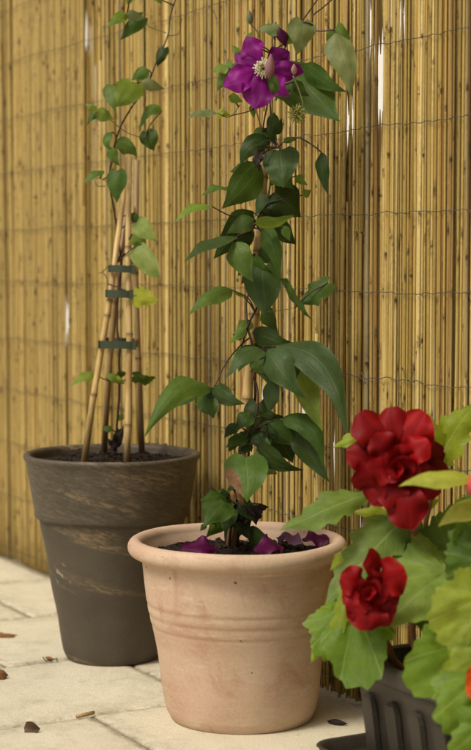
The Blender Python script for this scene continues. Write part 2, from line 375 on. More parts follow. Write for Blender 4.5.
# slits of light between the reeds: photo column, from row, to row, width in pixels
GAPS = [(347, 95, 130, .7), (301, 392, 432, .7), (331, 425, 470, .8), (399, 0, 30, .7), (416, 0, 34, .6), (356, 520, 560, .8), (66, 300, 345, .7), (7, 540, 570, .8), (388, 0, 40, 1.4), (376, 40, 122, 1.3), (366, 0, 50, 1.6), (392, 0, 18, 1.2), (389, 268, 330, 1.0), (90, 8, 55, 1.2), (85, 35, 52, 1.2), (86, 105, 128, .9), (84, 170, 310, 1.2), (95, 60, 240, 1.0), (361, 385, 412, 1.2), (262, 385, 470, 1.3), (13, 538, 575, 1.0)]
gap_s = [(edge_s(g[0]), g) for g in GAPS]
sL, sR = edge_s(-6), edge_s(477)
stuff = MB(); rnd = random.Random(5); s = -.95; reeds = 0; prev_off = 0
backs = MB()
while s < 1.75:
    r = rnd.choice((.0015, .0017, .0018, .0019, .0021, .0023, .0027)) * rnd.uniform(.92, 1.08)
    hit = [g for gs, g in gap_s if s < gs <= s + 2 * r]
    off = rnd.uniform(-.0008, .0008) + (.0022 - r) * -.9
    prev_off = off
    z0 = rnd.uniform(.001, .008)
    lean = rnd.gauss(0, .0032)
    if sR <= s <= sL and not (reeds >= 296):
        col = rnd.choice(REED_COLS); k = rnd.uniform(.86, 1.10)
        if rnd.random() < .04: col = (.36, .30, .19)
        if rnd.random() < .05: col = (.36, .21, .07)
        base = fen(s + r, .008 + off, 0)
        def put(za, zb, me=None):
            o = link('reed', me or rnd.choice(variants), fence, tuple(c * k for c in col))
            flip = rnd.random() < .5
            o.matrix_parent_inverse = Matrix.Translation(-fence.location)
            o.location = base + Vector((0, 0, zb if flip else za))
            o.rotation_euler = (math.pi if flip else 0, lean, rnd.uniform(0, 6.28)); o.scale = (r / .0040, r / .0040, (zb - za) / FH)
        if rnd.random() < .07:              # two canes that meet end to end
            zc = rnd.uniform(.15, 1.1); put(z0, zc); col = rnd.choice(REED_COLS); base = base + FV * .0015; put(zc + .002, FH + rnd.uniform(-.03, .03))
        else: put(z0, FH + rnd.uniform(-.03, .03))
        reeds += 1
    else: reed_geo(stuff, *fen(s + r, .008 + off)[:2], z0, FH + rnd.uniform(-.03, .03), r, rnd, .0016, 6)
    step = 2 * r * rnd.uniform(.78, .93)
    if hit:
        g = hit[0]; th = math.atan2(FU.x, FU.y) * -1 + math.atan((g[0] - 235.5) / FPX); dep = CAMP.xy.dot(FV.xy) ; d = fen(s, 0).y
        p = (g[3] * 1.15 * d / FPX + 2 * r + .0008) / math.sin(th)
        za, zb = fence_z(g[0], g[2]), fence_z(g[0], g[1])
        step = p
    s += step
s = -.95
while s < 1.75:                              # the canes of the mat that lie behind the front row
    r = rnd.uniform(.0027, .0036); z0, z1 = rnd.uniform(.002, .01), FH - rnd.uniform(0, .05); cuts = []
    for gs, g in gap_s:
        th = .505 + math.atan((g[0] - 235.5) / FPX); lag = (s - gs) - .0075 / math.tan(th)
        if -.010 < lag < (g[3] * fen(gs, 0).y / FPX + .005) / math.sin(th) + .010:
            cuts.append((fence_z(g[0], g[2]) + rnd.uniform(-.012, .012), fence_z(g[0], g[1]) + rnd.uniform(-.012, .012)))
    p = fen(s, .0148 + rnd.uniform(-.0008, .0008))
    if cuts:
        if cuts[0][0] > .02: reed_geo(backs, p.x, p.y, z0, cuts[0][0] + .02, r * 1.15, rnd, .0008, 6, 0, min(.06, cuts[0][0] * .4))
        if cuts[0][1] < FH - .03: reed_geo(backs, p.x, p.y, cuts[0][1] - .02, z1, r * 1.15, rnd, .0008, 6, .06)
    else: reed_geo(backs, p.x, p.y, z0, z1, r, rnd, .0012, 6)
    s += 1.9 * r
o = stuff.obj('reed_bundle', M['reed'], fence, color=(.51, .38, .14)); o['kind'] = 'stuff'
o = backs.obj('thin_reed_layer', M['reed'], fence, color=(.50, .375, .14)); o['kind'] = 'stuff'
WZ = [.025, .13, .235, .34, .441, .552, .652, .763, .866, .974, 1.076, 1.18, 1.285, 1.385]
for wi, z in enumerate(WZ):
    rnd = random.Random(40 + wi); mb = MB(); pts = []; s = -.95; ph = rnd.uniform(0, 6)
    while s < 1.75:
        zz = z + .0035 * noise.noise(Vector((s * 7, wi * 3.3, 0))) + .0034 * noise.noise(Vector((s * 55, wi * 5.1, 2)))
        pts.append(fen(s, .0012 + .0012 * math.sin(s * 260 + ph), zz)); s += .0075
    mb.tube(pts, .00062, 5)
    mb.obj('wire', M['wire'], fence)
for (x, y) in ((215, 11), (402, 366), (20, 336), (137, 352), (362, 372)):    # loose twisted ends
    s = edge_s(x); z = fence_z(x, y); rnd = random.Random(x); mb = MB()
    mb.tube(spline([fen(s, 0.0, z - .004), fen(s - .004, -.004, z), fen(s - .007, -.003, z - .006), fen(s - .014, -.005, z - .014), fen(s - .017, -.007, z - .012)], 5), .0007, 5)
    mb.obj('wire_end', M['wire'], fence)

# white wall added behind the screen so that its slits show bright
mb = MB(); Wm = Matrix.Rotation(UV_ANG, 3, 'Z')
mb.box(fen(2.6, 3.4, 1.27), 13, .2, 2.66, Wm)
wl = mb.obj('added_slit_wall', mat_plain('slit_wall_white', (.80, .79, .75), .85, .06, 25, .3, .003), smooth=False); tag(wl, 'added white wall behind the reed screen that brightens its slits', 'wall')
mb = MB(); mb.box(fen(2.6, 3.4, 2.63), 13.1, .3, .06, Wm); o = mb.obj('added_wall_cap', M['paver'], wl, smooth=False)  # top slab of the added wall

# ------------------------------------------------------------------ pots
def pot(name, label, c, prof, mat, soil_z, soil_r, fn=None, marks=None, seg=96):
    root = empty(name, c, label, 'pot'); mb = MB(); mb.lathe(prof, seg, fn)
    if marks: mb.a = [marks(v) for v in mb.v]
    for k in range(len(mb.v)): mb.v[k] = tuple(Vector(mb.v[k]))
    o = mb.obj('body', mat, None); o.parent = root
    sm = MB(); rr = random.Random(len(name)); rows = []
    for i in range(26):
        r_ = soil_r * i / 25
        row = []
        for j in range(64):
            q = 2 * math.pi * j / 64; x, y = r_ * math.cos(q), r_ * math.sin(q)
            h = .006 * noise.noise(Vector((x * 30, y * 30, 1))) + .004 * noise.noise(Vector((x * 110, y * 110, 3)))
            row.append(sm.add((x, y, soil_z - .006 * (r_ / soil_r) ** 2 + h)))
        rows.append(row)
    sm.grid(rows, True)
    so = sm.obj('soil', M['soil']); so.parent = root
    cr = MB()
    for k in range(420):
        a, r_ = rr.uniform(0, 6.28), soil_r * math.sqrt(rr.random()) * .98; sz = rr.choice((.0015, .002, .003, .0045)) * rr.uniform(.7, 1.3)
        Mx = Matrix.Rotation(rr.uniform(0, 6), 3, 'X') @ Matrix.Rotation(rr.uniform(0, 6), 3, 'Y')
        cr.box((r_ * math.cos(a), r_ * math.sin(a), soil_z + .001 - .006 * (r_ / soil_r) ** 2), sz * rr.uniform(.8, 2), sz, sz * .7, Mx)
    co_ = cr.obj('soil_crumbs', M['soil'], smooth=False); co_.parent = root; co_['kind'] = 'stuff'
    return root
TC = onz(239.5, 716); TC.z = 0
def torus_prof(): return [(.142 - .0098 + .0098 * math.cos(a), .2120 + .0108 * math.sin(a)) for a in (R(x) for x in range(-70, 200, 18))]
tp = [(.001, .0), (.087, .0), (.0922, .0015), (.0942, .006)]
zz = .012
def trad(z): return lerp(.0945, .1258, (z / .2) ** .92) + .0012 * math.sin(z * 55)
while zz < .197:
    r_ = trad(zz)
    for gz in (.122, .1355, .149):
        r_ += .0003 * math.exp(-((zz - gz) / .0035) ** 2) - .0007 * math.exp(-((zz - gz + .0055) / .0018) ** 2)
    tp.append((r_, zz)); zz += .0018
tp += [(.1272, .198), (.1280, .2005), (.1300, .2025)] + torus_prof() + [(.1165, .205), (.114, .19), (.110, .15), (.0, .15)]
tp = [(r_, z * 1.055) for r_, z in tp]
def tshear(p):
    k = 1 - p.z / .235; w = .0008 * noise.noise(p * 14)
    return Vector((p.x * (1 + w * 4) + .006 * k - .003, p.y * (1 + w * 4), p.z + (.0016 * noise.noise(Vector((p.x * 9, p.y * 9, 4))) if p.z > .15 else 0)))
terra = pot('terracotta_pot', 'pale terracotta pot with rolled rim and three grooves around its side', TC, tp, M['terra'], .2175, .1165, tshear,
            lambda v: min(1, math.exp(-((v[2] - .211) / .006) ** 2) + .5 * math.exp(-(v[2] / .02) ** 2) + .8 * sum(math.exp(-((v[2] / 1.055 - g + .0055) / .002) ** 2) for g in (.122, .1355, .149))))
GC = onz(113, 656); GC.z = 0
gp = [(.001, 0), (.065, 0), (.0695, .0015), (.0715, .006)]
for i in range(1, 40): z = .008 + .204 * i / 40; gp.append((lerp(.0718, .1085, z / .212) + .0006 * math.sin(z * 70), z))
gp += [(.1082, .2118), (.1086, .2124), (.1128, .2130), (.1148, .2142), (.1156, .2170), (.1158, .224)]
for i in range(1, 14): z = .224 + .07 * i / 14; gp.append((lerp(.1158, .1272, i / 14), z))
gp += [(.1282, .2955), (.1296, .298), (.1312, .3005), (.1316, .3035), (.1305, .3062), (.1275, .3072), (.1235, .3068), (.1210, .3050), (.1198, .3010), (.118, .28), (.114, .24), (0, .24)]
greyp = pot('grey_pot', 'tall dark grey-brown pot with wide collar and sandy streaks', GC, gp, M['grey'], .2975, .1195,
            lambda p: Vector((p.x * (1 + .004 * noise.noise(p * 11)), p.y * (1 + .004 * noise.noise(p * 11)), p.z + (.001 * noise.noise(Vector((p.x * 9, p.y * 9, 7))) if p.z > .2 else 0))))
rr = random.Random(3)
for (x, y, sz, c) in ((159, 448, .017, 0), (150, 449, .012, 0), (168, 450, .010, 0), (108, 452, .008, 0), (75, 452, .009, 0), (147, 446, .008, 0)):
    mb = MB(); p = onz(x, y, .2985); rows = []
    for i in range(5):
        rows.append([mb.add(p + Vector((sz * (i / 4 - .5) * 1.5, sz * (j / 3 - .5), .003 + .3 * sz * noise.noise(Vector((i * .9 + x, j * 1.1, 0))) + .2 * sz * abs(i / 4 - .5)))) for j in range(4)])
    mb.grid(rows); o = mb.obj('bark_chip', M['bark']); m = o.modifiers.new('t', 'SOLIDIFY'); m.thickness = .002
    if sz == .017: tag(o, 'largest pale curled bark chip on the compost of the grey pot', 'bark chip', 'bark chips on the compost of the grey pot')
    else: tag(o, 'small brown bark chip on the compost of the tall grey pot', 'bark chip', 'bark chips on the compost of the grey pot')

# ------------------------------------------------------------------ leaves
SH = dict(
    ovate=[.04, .62, .88, .99, 1, .95, .86, .74, .6, .45, .3, .15, .01],
    cordate=[.42, .8, .96, 1, .98, .93, .85, .74, .61, .46, .3, .14, .01],
    lance=[.04, .3, .55, .75, .9, .98, 1, .95, .84, .66, .45, .22, .01],
    sepal=[.14, .28, .46, .65, .82, .94, 1, .99, .92, .78, .58, .32, .04],
    round=[.2, .36, .52, .68, .81, .91, .98, 1, .98, .92, .8, .6, .28],
    shield=[.5, .86, .98, 1, .98, .96, .94, .9, .82, .7, .5, .28, .03])
def leaf_mesh(P0, P1, width, shape='ovate', roll=0, bend=.08, fold=.15, ctrl=None, twist=0, wave=.05, lobe=None, teeth=0, nu=8, nv=14, seed=0, mat=None, cup=0, curl=0):
    P0, P1 = Vector(P0), Vector(P1); ax = P1 - P0; L = ax.length; a = ax.normalized(); rnd = random.Random(seed)
    mid = (P0 + P1) / 2; n0 = (CAMP - mid); n0 = (n0 - a * n0.dot(a)).normalized()
    rot = Matrix.Rotation(roll, 3, a); nn = rot @ n0
    C = (ctrl if ctrl is not None else mid) + nn * (bend * L * 2)
    lobe = (.17 if shape in ('cordate', 'shield') else 0) if lobe is None else lobe
    mb = MB(); rows = []; ph = rnd.uniform(0, 6); cw = max(.35, abs(math.cos(roll)))
    if teeth: nv = max(nv, int(teeth * 4) + 1)
    hw = width / 2 / cw
    for i in range(nv):
        v = i / (nv - 1)
        Mi = P0 * (1 - v) ** 2 + C * (2 * v * (1 - v)) + P1 * v * v
        T = ((C - P0) * (1 - v) + (P1 - C) * v).normalized()
        N = nn - T * nn.dot(T); N = Matrix.Rotation(twist * (v - .3), 3, T) @ N.normalized(); Sd = T.cross(N)
        w = hw * table(SH[shape], v) * (1 + .05 * math.sin(v * 8 + ph)); Mi = Mi - nn * (curl * L * max(0, v - .6) ** 2 * 2.5) + T.cross(nn) * (.035 * L * math.sin(v * 3.1 + ph) * v * (1 - v) * 2)
        row = []
        for j in range(nu + 1):
            u = j / nu * 2 - 1; tw = 1
            if teeth and abs(u) > .6:
                tt = (v * teeth + (.37 if u > 0 else 0)) % 1
                tw = 1 + (abs(u) - .6) / .4 * (.42 * (tt - .5) + .12 * math.sin(v * 9 + (2 if u > 0 else 0) + ph)) * min(1, 4 * (1 - v))
            p = Mi + Sd * (u * w * tw * (1 - .35 * min(1, fold * fold)))
            p += N * (-fold * abs(u) ** 1.3 * w + cup * w * u * u + wave * w * math.sin(v * 11 + ph + (1.3 if u > 0 else 0)) * u * u - .03 * w * math.cos(u * 9))
            p -= T * (lobe * L * abs(u) ** 1.4 * max(0, 1 - v * 2.6))
            p += N * (.0016 * noise.noise(p * 90 + Vector((seed, 0, 0))) + .0016 * noise.noise(p * 38 + Vector((0, seed, 0))))
            row.append(mb.add(p, (u, v)))
        rows.append(row)
    mb.grid(rows); return mb.mesh('leaf', mat)
def palmate_mesh(C, tip, radius_px, depth, tilt=0, yaw=0, asym=.2, seed=0, mat=None, cup=.15, lobes=6, drop=.0):
    """rounded, toothed leaf held by its centre; tip gives the direction of the longest lobe"""
    C, tip = Vector(C), Vector(tip); a = (tip - C).normalized(); Rm = (tip - C).length; rnd = random.Random(seed)
    n0 = CAMP - C; n0 = (n0 - a * n0.dot(a)).normalized()
    nn = Matrix.Rotation(yaw, 3, a) @ n0; sd = a.cross(nn); nn = Matrix.Rotation(tilt, 3, sd) @ nn
    a = (a - nn * a.dot(nn)).normalized(); sd = a.cross(nn)
    k = radius_px * depth / FPX; mb = MB(); NA, NR = 96, 9; rows = []; ph = rnd.uniform(0, 6)
    for i in range(NR):
        q = i / (NR - 1); row = []
        for j in range(NA + 1):
            th = -math.pi + 2 * math.pi * j / NA
            rr_ = lerp(Rm, k, min(1, abs(th) / 1.5)) * (1 + asym * math.sin(th)) * (1 - .55 * math.exp(-((abs(th) - math.pi) / .22) ** 2))
            ang = (th / (2 * math.pi) * (lobes * 2 - 1)) % 1
            rr_ *= 1 + q * q * (.12 * (1 - abs(ang - .5) * 2) + .13 * (((th * 4.6 + ph) % 1) - .5) + .10 * math.sin(th * 2.3 + ph) + .06 * math.sin(th * 7.1 + ph * 2)) * .9
            r = rr_ * q
            uu = (ang - .5) * 2
            h = cup * Rm * q * q - drop * Rm * q * q * max(0, math.cos(th)) + .018 * Rm * q * math.cos(uu * math.pi) + .15 * Rm * q * q * math.sin(th * 2.4 + ph) + .05 * Rm * q * q * math.sin(th * 5.7 + ph)
            p = C + a * (r * math.cos(th)) + sd * (r * math.sin(th)) - nn * h
            p += nn * (.006 * noise.noise(p * 48 + Vector((seed, 1, 2))) + .0025 * noise.noise(p * 130))
            row.append(mb.add(p, (uu * (1 if q > .05 else 0.0) + (0), q)))
        rows.append(row)
    mb.grid(rows); return mb.mesh('leaf', mat)

def nearest(poly, p, down=.012):
    b = min(poly, key=lambda q: (q - p).length + .6 * max(0, q.z - p.z + down)); return b
def stalk(parent, p, q, r=.0009, mat=None, sag=.15, name='leaf_stalk', seed=0):
    p, q = Vector(p), Vector(q); L = (p - q).length
    if L < .002: return
    rnd = random.Random(seed); j = Vector((rnd.uniform(-1, 1), rnd.uniform(-1, 1), rnd.uniform(-.3, .6))) * L * sag
    mb = MB(); mb.tube(spline([q, q.lerp(p, .5) + j, p], 5), [r * 1.25] * 4 + [r] * 7, 6); mb.obj(name, mat or M['stem'], parent)

class Plant:
    def __init__(s, name, label, loc, cat='plant'): s.root = empty(name, loc, label, cat); s.poly = []; s.k = 0
    def stem(s, pts, r0, r1, mat=None, name='stem', keep=True, seg=7):
        sp = spline([p if isinstance(p, Vector) else at(*p) for p in pts], 7); n = len(sp)
        sp = [p + Vector((noise.noise(p * 40), noise.noise(p * 40 + Vector((5, 0, 0))), 0)) * .0012 for p in sp]
        mb = MB(); mb.tube(sp, [lerp(r0, r1, i / (n - 1)) * (1 + .12 * noise.noise(Vector((i * .7, s.k, 0)))) for i in range(n)], seg); o = mb.obj(name, mat or M['stem'], s.root)
        if keep: s.poly += sp
        s.k += 1; return o
    def leaf(s, b, tp_, w, d, col, d2=None, shape='ovate', roll=0, mat=None, ctrl=None, st=True, name='leaf', smat=None, label=None, **k):
        s.k += 1; d2 = d if d2 is None else d2; P0, P1 = at(*b, d), at(*tp_, d2)
        C = at(*ctrl, (d + d2) / 2) if ctrl else None
        if C is not None: C = C * 2 - (P0 + P1) / 2      # curve passes through the given point
        j = random.Random(s.k * 7 + int(b[0])); cj = j.uniform(.88, 1.12); col = (col[0] * cj * j.uniform(.93, 1.07), col[1] * cj, col[2] * cj)
        k.setdefault('wave', j.uniform(.08, .2)); k.setdefault('twist', j.uniform(-.45, .45)); k.setdefault('fold', j.uniform(.08, .3)); k.setdefault('curl', j.uniform(-.1, .16))
        me = leaf_mesh(P0, P1, w * 1.07 * d / FPX, shape, roll, ctrl=C, seed=s.k, mat=mat or M['leaf'], **k)
        o = link(name, me, s.root, col)
        if label: o['label'] = label
        if st and s.poly: stalk(o, P0, nearest(s.poly, P0), mat=smat or M['stem'], seed=s.k)
        return o

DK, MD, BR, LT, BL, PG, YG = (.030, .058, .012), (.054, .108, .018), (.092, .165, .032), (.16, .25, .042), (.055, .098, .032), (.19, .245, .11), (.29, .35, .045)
# ------------------------------------------------------------------ clematis in the terracotta pot
SZ = .2175
def cane(name, b, t_, d0, d1, r, mat, label=None, parent=None, nodes=(.2, .45, .7), col=(.42, .30, .12), cat='cane', group=None):
    P0, P1 = at(*b, d0), at(*t_, d1); ax = P1 - P0; mb = MB(); st = [(0, 1, .5)]
    for q in nodes: st += [(q - .012, 1, 0), (q - .003, 1.12, .5), (q, 1.16, 1), (q + .003, 1.05, .5), (q + .012, .99, 0)]
    st += [(1, .94, 0)]
    mb.tube([P0 + ax * a[0] + Vector((.003 * math.sin(a[0] * 5 + b[0]), 0, 0)) for a in st], [r * a[1] * lerp(1.06, .92, a[0]) for a in st], 12, True, [a[2] for a in st])
    o = mb.obj(name, mat, parent, color=col)
    if label: tag(o, label, cat, group)
    return o
cane('bamboo_cane', (232, 547), (270, 112), 2.215, 2.255, .0068, M['bamboo'], 'single bamboo cane with clematis stems climbing it, standing in the terracotta pot', None, (.14, .34, .535, .68, .85), (.56, .39, .16))
cl = Plant('clematis', 'clematis climber with large violet flower, dark green leaves and seed head', (TC.x, TC.y, SZ))
cl.stem([(228, 551, 2.21), (231, 525, 2.20), (240, 497, 2.20), (247, 470, 2.225), (249, 440, 2.24), (254, 405, 2.235), (255, 370, 2.22), (252, 345, 2.20), (247, 325, 2.215), (247, 300, 2.24), (258, 270, 2.25), (262, 240, 2.235), (262, 215, 2.22), (257, 190, 2.235), (265, 165, 2.25), (271, 130, 2.24), (270, 95, 2.23), (274, 55, 2.22), (276, 22, 2.22)], .0019, .0009)
cl.stem([(236, 551, 2.22), (239, 520, 2.21), (231, 500, 2.20), (233, 470, 2.215), (245, 440, 2.20), (256, 415, 2.20), (258, 390, 2.21), (251, 372, 2.235), (242, 350, 2.235), (250, 322, 2.20), (258, 305, 2.21), (261, 285, 2.235), (252, 262, 2.25), (249, 240, 2.235), (256, 222, 2.21), (268, 195, 2.235), (272, 160, 2.25), (263, 135, 2.24), (266, 110, 2.235), (276, 75, 2.235), (286, 46, 2.24), (302, 21, 2.25), (318, -1, 2.25), (326, -12, 2.25)], .0016, .0010)
cl.stem([(228, 552, 2.235), (226, 520, 2.23), (236, 480, 2.225), (245, 440, 2.23)], .0024, .0012)
cl.stem([(249, 338, 2.22), (238, 348, 2.20), (224, 366, 2.185), (214, 388, 2.175)], .0011, .0009)
cl.stem([(251, 372, 2.2), (263, 352, 2.19), (270, 347, 2.18), (285, 345, 2.175)], .0011, .0009)
cl.stem([(248, 432, 2.21), (262, 425, 2.19), (281, 418, 2.18)], .001, .0009)
cl.stem([(258, 275, 2.225), (268, 272, 2.22), (281, 279, 2.21)], .001, .0008)
cl.stem([(262, 312, 2.21), (276, 311, 2.2), (295, 308, 2.19)], .0006, .0004, M['gstem'], 'tendril')
cl.stem([(240, 105, 2.22), (229, 117, 2.2), (217, 113, 2.18)], .0007, .0005, M['gstem'], 'tendril')
cl.stem([(266, 104, 2.23), (250, 111, 2.21), (230, 116, 2.19)], .0008, .0006)
cl.stem([(338, -6, 2.22), (322, 8, 2.215), (313, 16, 2.21), (313, 26, 2.205), (318, 31, 2.2), (333, 30, 2.19)], .0010, .0009)
cl.stem([(300, 138, 2.22), (287, 140, 2.21), (278, 148, 2.22)], .0006, .0005, M['gstem'], 'tendril')
cl.stem([(254, 98, 2.2), (259, 122, 2.21), (263, 138, 2.235)], .0009, .0008, M['bstem'], 'tendril')
L = cl.leaf
# around the flower
L((277, 30), (258, 29), 12, 2.20, PG, roll=.5, shape='cordate')
L((303, 22), (297, 55), 25, 2.185, PG, roll=-.35, shape='cordate', bend=.1)
L((285, 44), (303, 23), 12, 2.21, BR, roll=.7)
L((232, 64), (217, 92), 15, 2.205, BR, shape='cordate', roll=.5)
L((229, 67), (212, 72), 9, 2.20, LT, roll=.9)
L((286, 70), (340, 123), 46, 2.215, MD, 2.17, shape='cordate', roll=-.35, bend=.05, twist=.3)
L((303, 66), (347, 92), 19, 2.20, MD, 2.175, roll=.35, bend=.12)
L((336, 33), (351, 95), 29, 2.175, PG, 2.16, roll=-.25, bend=.12, fold=.3, twist=.7)
L((334, 30), (352, 62), 22, 2.195, BR, 2.19, roll=.55, bend=.12, shape='cordate')
L((217, 112), (186, 119), 8, 2.18, PG, 2.16, roll=.9, bend=.12)
L((219, 112), (231, 115), 7, 2.19, YG, roll=.4)
L((224, 108), (216, 122), 5, 2.19, YG, roll=.6)
L((252, 104), (254, 119), 7, 2.215, BR)
L((229, 96), (243, 101), 9, 2.215, LT, roll=.5)
L((247, 42), (252, 31), 7, 2.21, LT); L((258, 45), (243, 40), 9, 2.21, LT, roll=.4)
L((241, 58), (232, 45), 8, 2.21, LT, roll=.5)
L((268, 74), (282, 101), 14, 2.165, BR, roll=.35, bend=.12)
L((293, 82), (309, 96), 12, 2.19, MD, roll=.6)
# upper middle
L((264, 146), (240, 168), 22, 2.225, DK, shape='cordate', roll=.3, ctrl=(250, 148))
L((261, 165), (221, 209), 33, 2.20, MD, 2.17, shape='ovate', roll=-.25, bend=.06)
L((246, 168), (230, 172), 11, 2.205, MD, roll=.4)
L((280, 150), (283, 187), 37, 2.19, BL, 2.165, shape='cordate', roll=.15, bend=.1)
L((274, 113), (270, 142), 12, 2.225, DK); L((268, 140), (258, 150), 9, 2.225, DK); L((276, 135), (282, 118), 8, 2.23, DK, roll=.6)
L((283, 142), (299, 137), 6, 2.215, BR, roll=.5); L((266, 128), (277, 146), 12, 2.24, DK)
L((321, 152), (328, 194), 13, 2.19, DK, 2.18, roll=.5, bend=.1)
L((296, 176), (308, 185), 9, 2.22, LT, roll=.4)
L((227, 187), (201, 197), 8, 2.20, BR, 2.16, roll=1.0, bend=.12)
L((211, 206), (175, 219), 9, 2.19, LT, 2.14, roll=.95, bend=.1)
L((257, 198), (238, 202), 5, 2.22, LT, roll=1.0)
L((266, 194), (255, 217), 12, 2.21, BL, roll=.4)
L((274, 193), (301, 217), 36, 2.23, DK, shape='cordate', roll=-.2)
L((303, 195), (311, 190), 9, 2.225, LT, roll=.4)
L((254, 219), (227, 233), 18, 2.20, BR, roll=.3, bend=.12)
L((252, 211), (213, 259), 27, 2.225, DK, 2.20, roll=-.2, bend=.04)
L((237, 236), (184, 262), 12, 2.185, BL, 2.13, roll=.95, bend=.1)
L((233, 242), (253, 282), 25, 2.17, BR, 2.155, shape='ovate', roll=.3, bend=.12, fold=.22)
L((238, 222), (232, 245), 15, 2.215, MD, roll=.3)
L((255, 224), (294, 214), 14, 2.175, LT, 2.16, roll=.7, bend=.14)
L((277, 225), (296, 245), 18, 2.215, DK, shape='cordate', roll=.2)
L((284, 226), (290, 241), 9, 2.2, BR, roll=.5)
L((261, 231), (280, 282), 18, 2.20, MD, 2.185, roll=.55, bend=.12, ctrl=(276, 248))
L((249, 258), (276, 276), 16, 2.20, MD, roll=.6, bend=.2)
L((262, 268), (264, 316), 38, 2.195, BL, 2.175, shape='cordate', roll=-.1, bend=.07)
L((258, 264), (241, 284), 14, 2.205, DK, roll=.4)
L((232, 290), (188, 315), 17, 2.185, BR, 2.15, roll=.6, bend=.14)
L((244, 297), (231, 291), 3, 2.19, LT, roll=.2)
L((281, 279), (313, 322), 9, 2.205, MD, 2.17, roll=1.15, bend=.05)
L((328, 283), (301, 304), 20, 2.185, MD, 2.195, roll=.45, shape='shield', teeth=3, bend=.05)
# the large whorl
L((256, 343), (305, 350), 34, 2.21, DK, 2.17, shape='cordate', roll=.3, bend=.14)
L((263, 349), (225, 377), 18, 2.17, BL, 2.13, roll=.6, bend=.16)
L((267, 349), (304, 398), 30, 2.16, BL, 2.12, shape='ovate', roll=.2, bend=.15, fold=.3)
L((276, 346), (347, 437), 33, 2.17, BL, 2.08, roll=-.25, bend=.1, ctrl=(325, 376), fold=.3, shape='ovate')
L((300, 368), (322, 431), 24, 2.18, LT, 2.14, roll=.3, bend=.05)
L((274, 374), (270, 413), 16, 2.175, BL, 2.165, roll=.4, shape='lance', bend=.08)
L((254, 362), (272, 375), 14, 2.20, LT, roll=.3, shape='cordate')
L((246, 328), (229, 344), 10, 2.205, LT, roll=.5); L((243, 338), (232, 334), 7, 2.205, BR, roll=.5)
L((246, 348), (230, 366), 10, 2.21, LT, roll=.4)
# left arm
L((212, 388), (144, 438), 27, 2.17, BR, 2.08, roll=.4, bend=.1, ctrl=(176, 396), fold=.3)
L((196, 390), (160, 413), 17, 2.19, BL, 2.17, roll=.5, bend=.1)
L((213, 388), (245, 404), 18, 2.165, BL, 2.14, roll=.5, bend=.16)
L((208, 390), (213, 418), 28, 2.175, MD, 2.15, shape='cordate', roll=.35, bend=.1, teeth=2)
L((214, 389), (210, 411), 13, 2.165, DK, roll=.4)
# lower cluster
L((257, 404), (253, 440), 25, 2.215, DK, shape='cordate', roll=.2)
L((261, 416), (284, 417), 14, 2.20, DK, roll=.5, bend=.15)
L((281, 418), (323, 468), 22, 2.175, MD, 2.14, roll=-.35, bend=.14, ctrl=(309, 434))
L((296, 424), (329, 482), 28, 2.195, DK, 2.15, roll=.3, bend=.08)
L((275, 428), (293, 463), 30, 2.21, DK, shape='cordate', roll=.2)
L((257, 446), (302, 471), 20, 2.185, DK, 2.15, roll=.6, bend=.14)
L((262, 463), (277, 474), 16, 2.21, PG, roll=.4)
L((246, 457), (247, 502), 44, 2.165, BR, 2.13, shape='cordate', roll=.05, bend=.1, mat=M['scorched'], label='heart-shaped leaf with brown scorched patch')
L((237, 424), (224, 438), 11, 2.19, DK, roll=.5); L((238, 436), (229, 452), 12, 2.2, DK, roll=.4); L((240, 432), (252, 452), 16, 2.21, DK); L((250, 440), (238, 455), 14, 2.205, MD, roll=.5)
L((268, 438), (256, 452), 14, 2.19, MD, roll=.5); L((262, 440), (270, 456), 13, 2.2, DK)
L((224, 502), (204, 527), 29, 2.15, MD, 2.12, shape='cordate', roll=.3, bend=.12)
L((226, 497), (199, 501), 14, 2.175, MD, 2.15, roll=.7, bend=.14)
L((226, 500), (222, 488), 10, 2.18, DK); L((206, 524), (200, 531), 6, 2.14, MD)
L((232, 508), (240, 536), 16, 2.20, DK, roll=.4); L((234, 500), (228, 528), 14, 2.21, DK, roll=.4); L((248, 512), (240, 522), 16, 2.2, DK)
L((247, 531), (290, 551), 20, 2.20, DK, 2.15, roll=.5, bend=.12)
for b, tp_, w in (((238, 487), (246, 506), 6), ((232, 490), (237, 505), 5)):
    L(b, tp_, w, 2.17, (.25, .14, .07), roll=.5, mat=M['brown'], name='withered_leaf', wave=.4, bend=.2)
for b, tp_, w in (((250, 506), (243, 527), 14), ((257, 505), (256, 526), 11), ((262, 504), (261, 512), 12), ((246, 508), (236, 523), 9), ((256, 150), (259, 172), 8), ((262, 153), (255, 168), 7)):
    L(b, tp_, w, 2.18, DK, roll=.4, mat=M['withered'], name='withered_leaf', wave=.5, teeth=3)
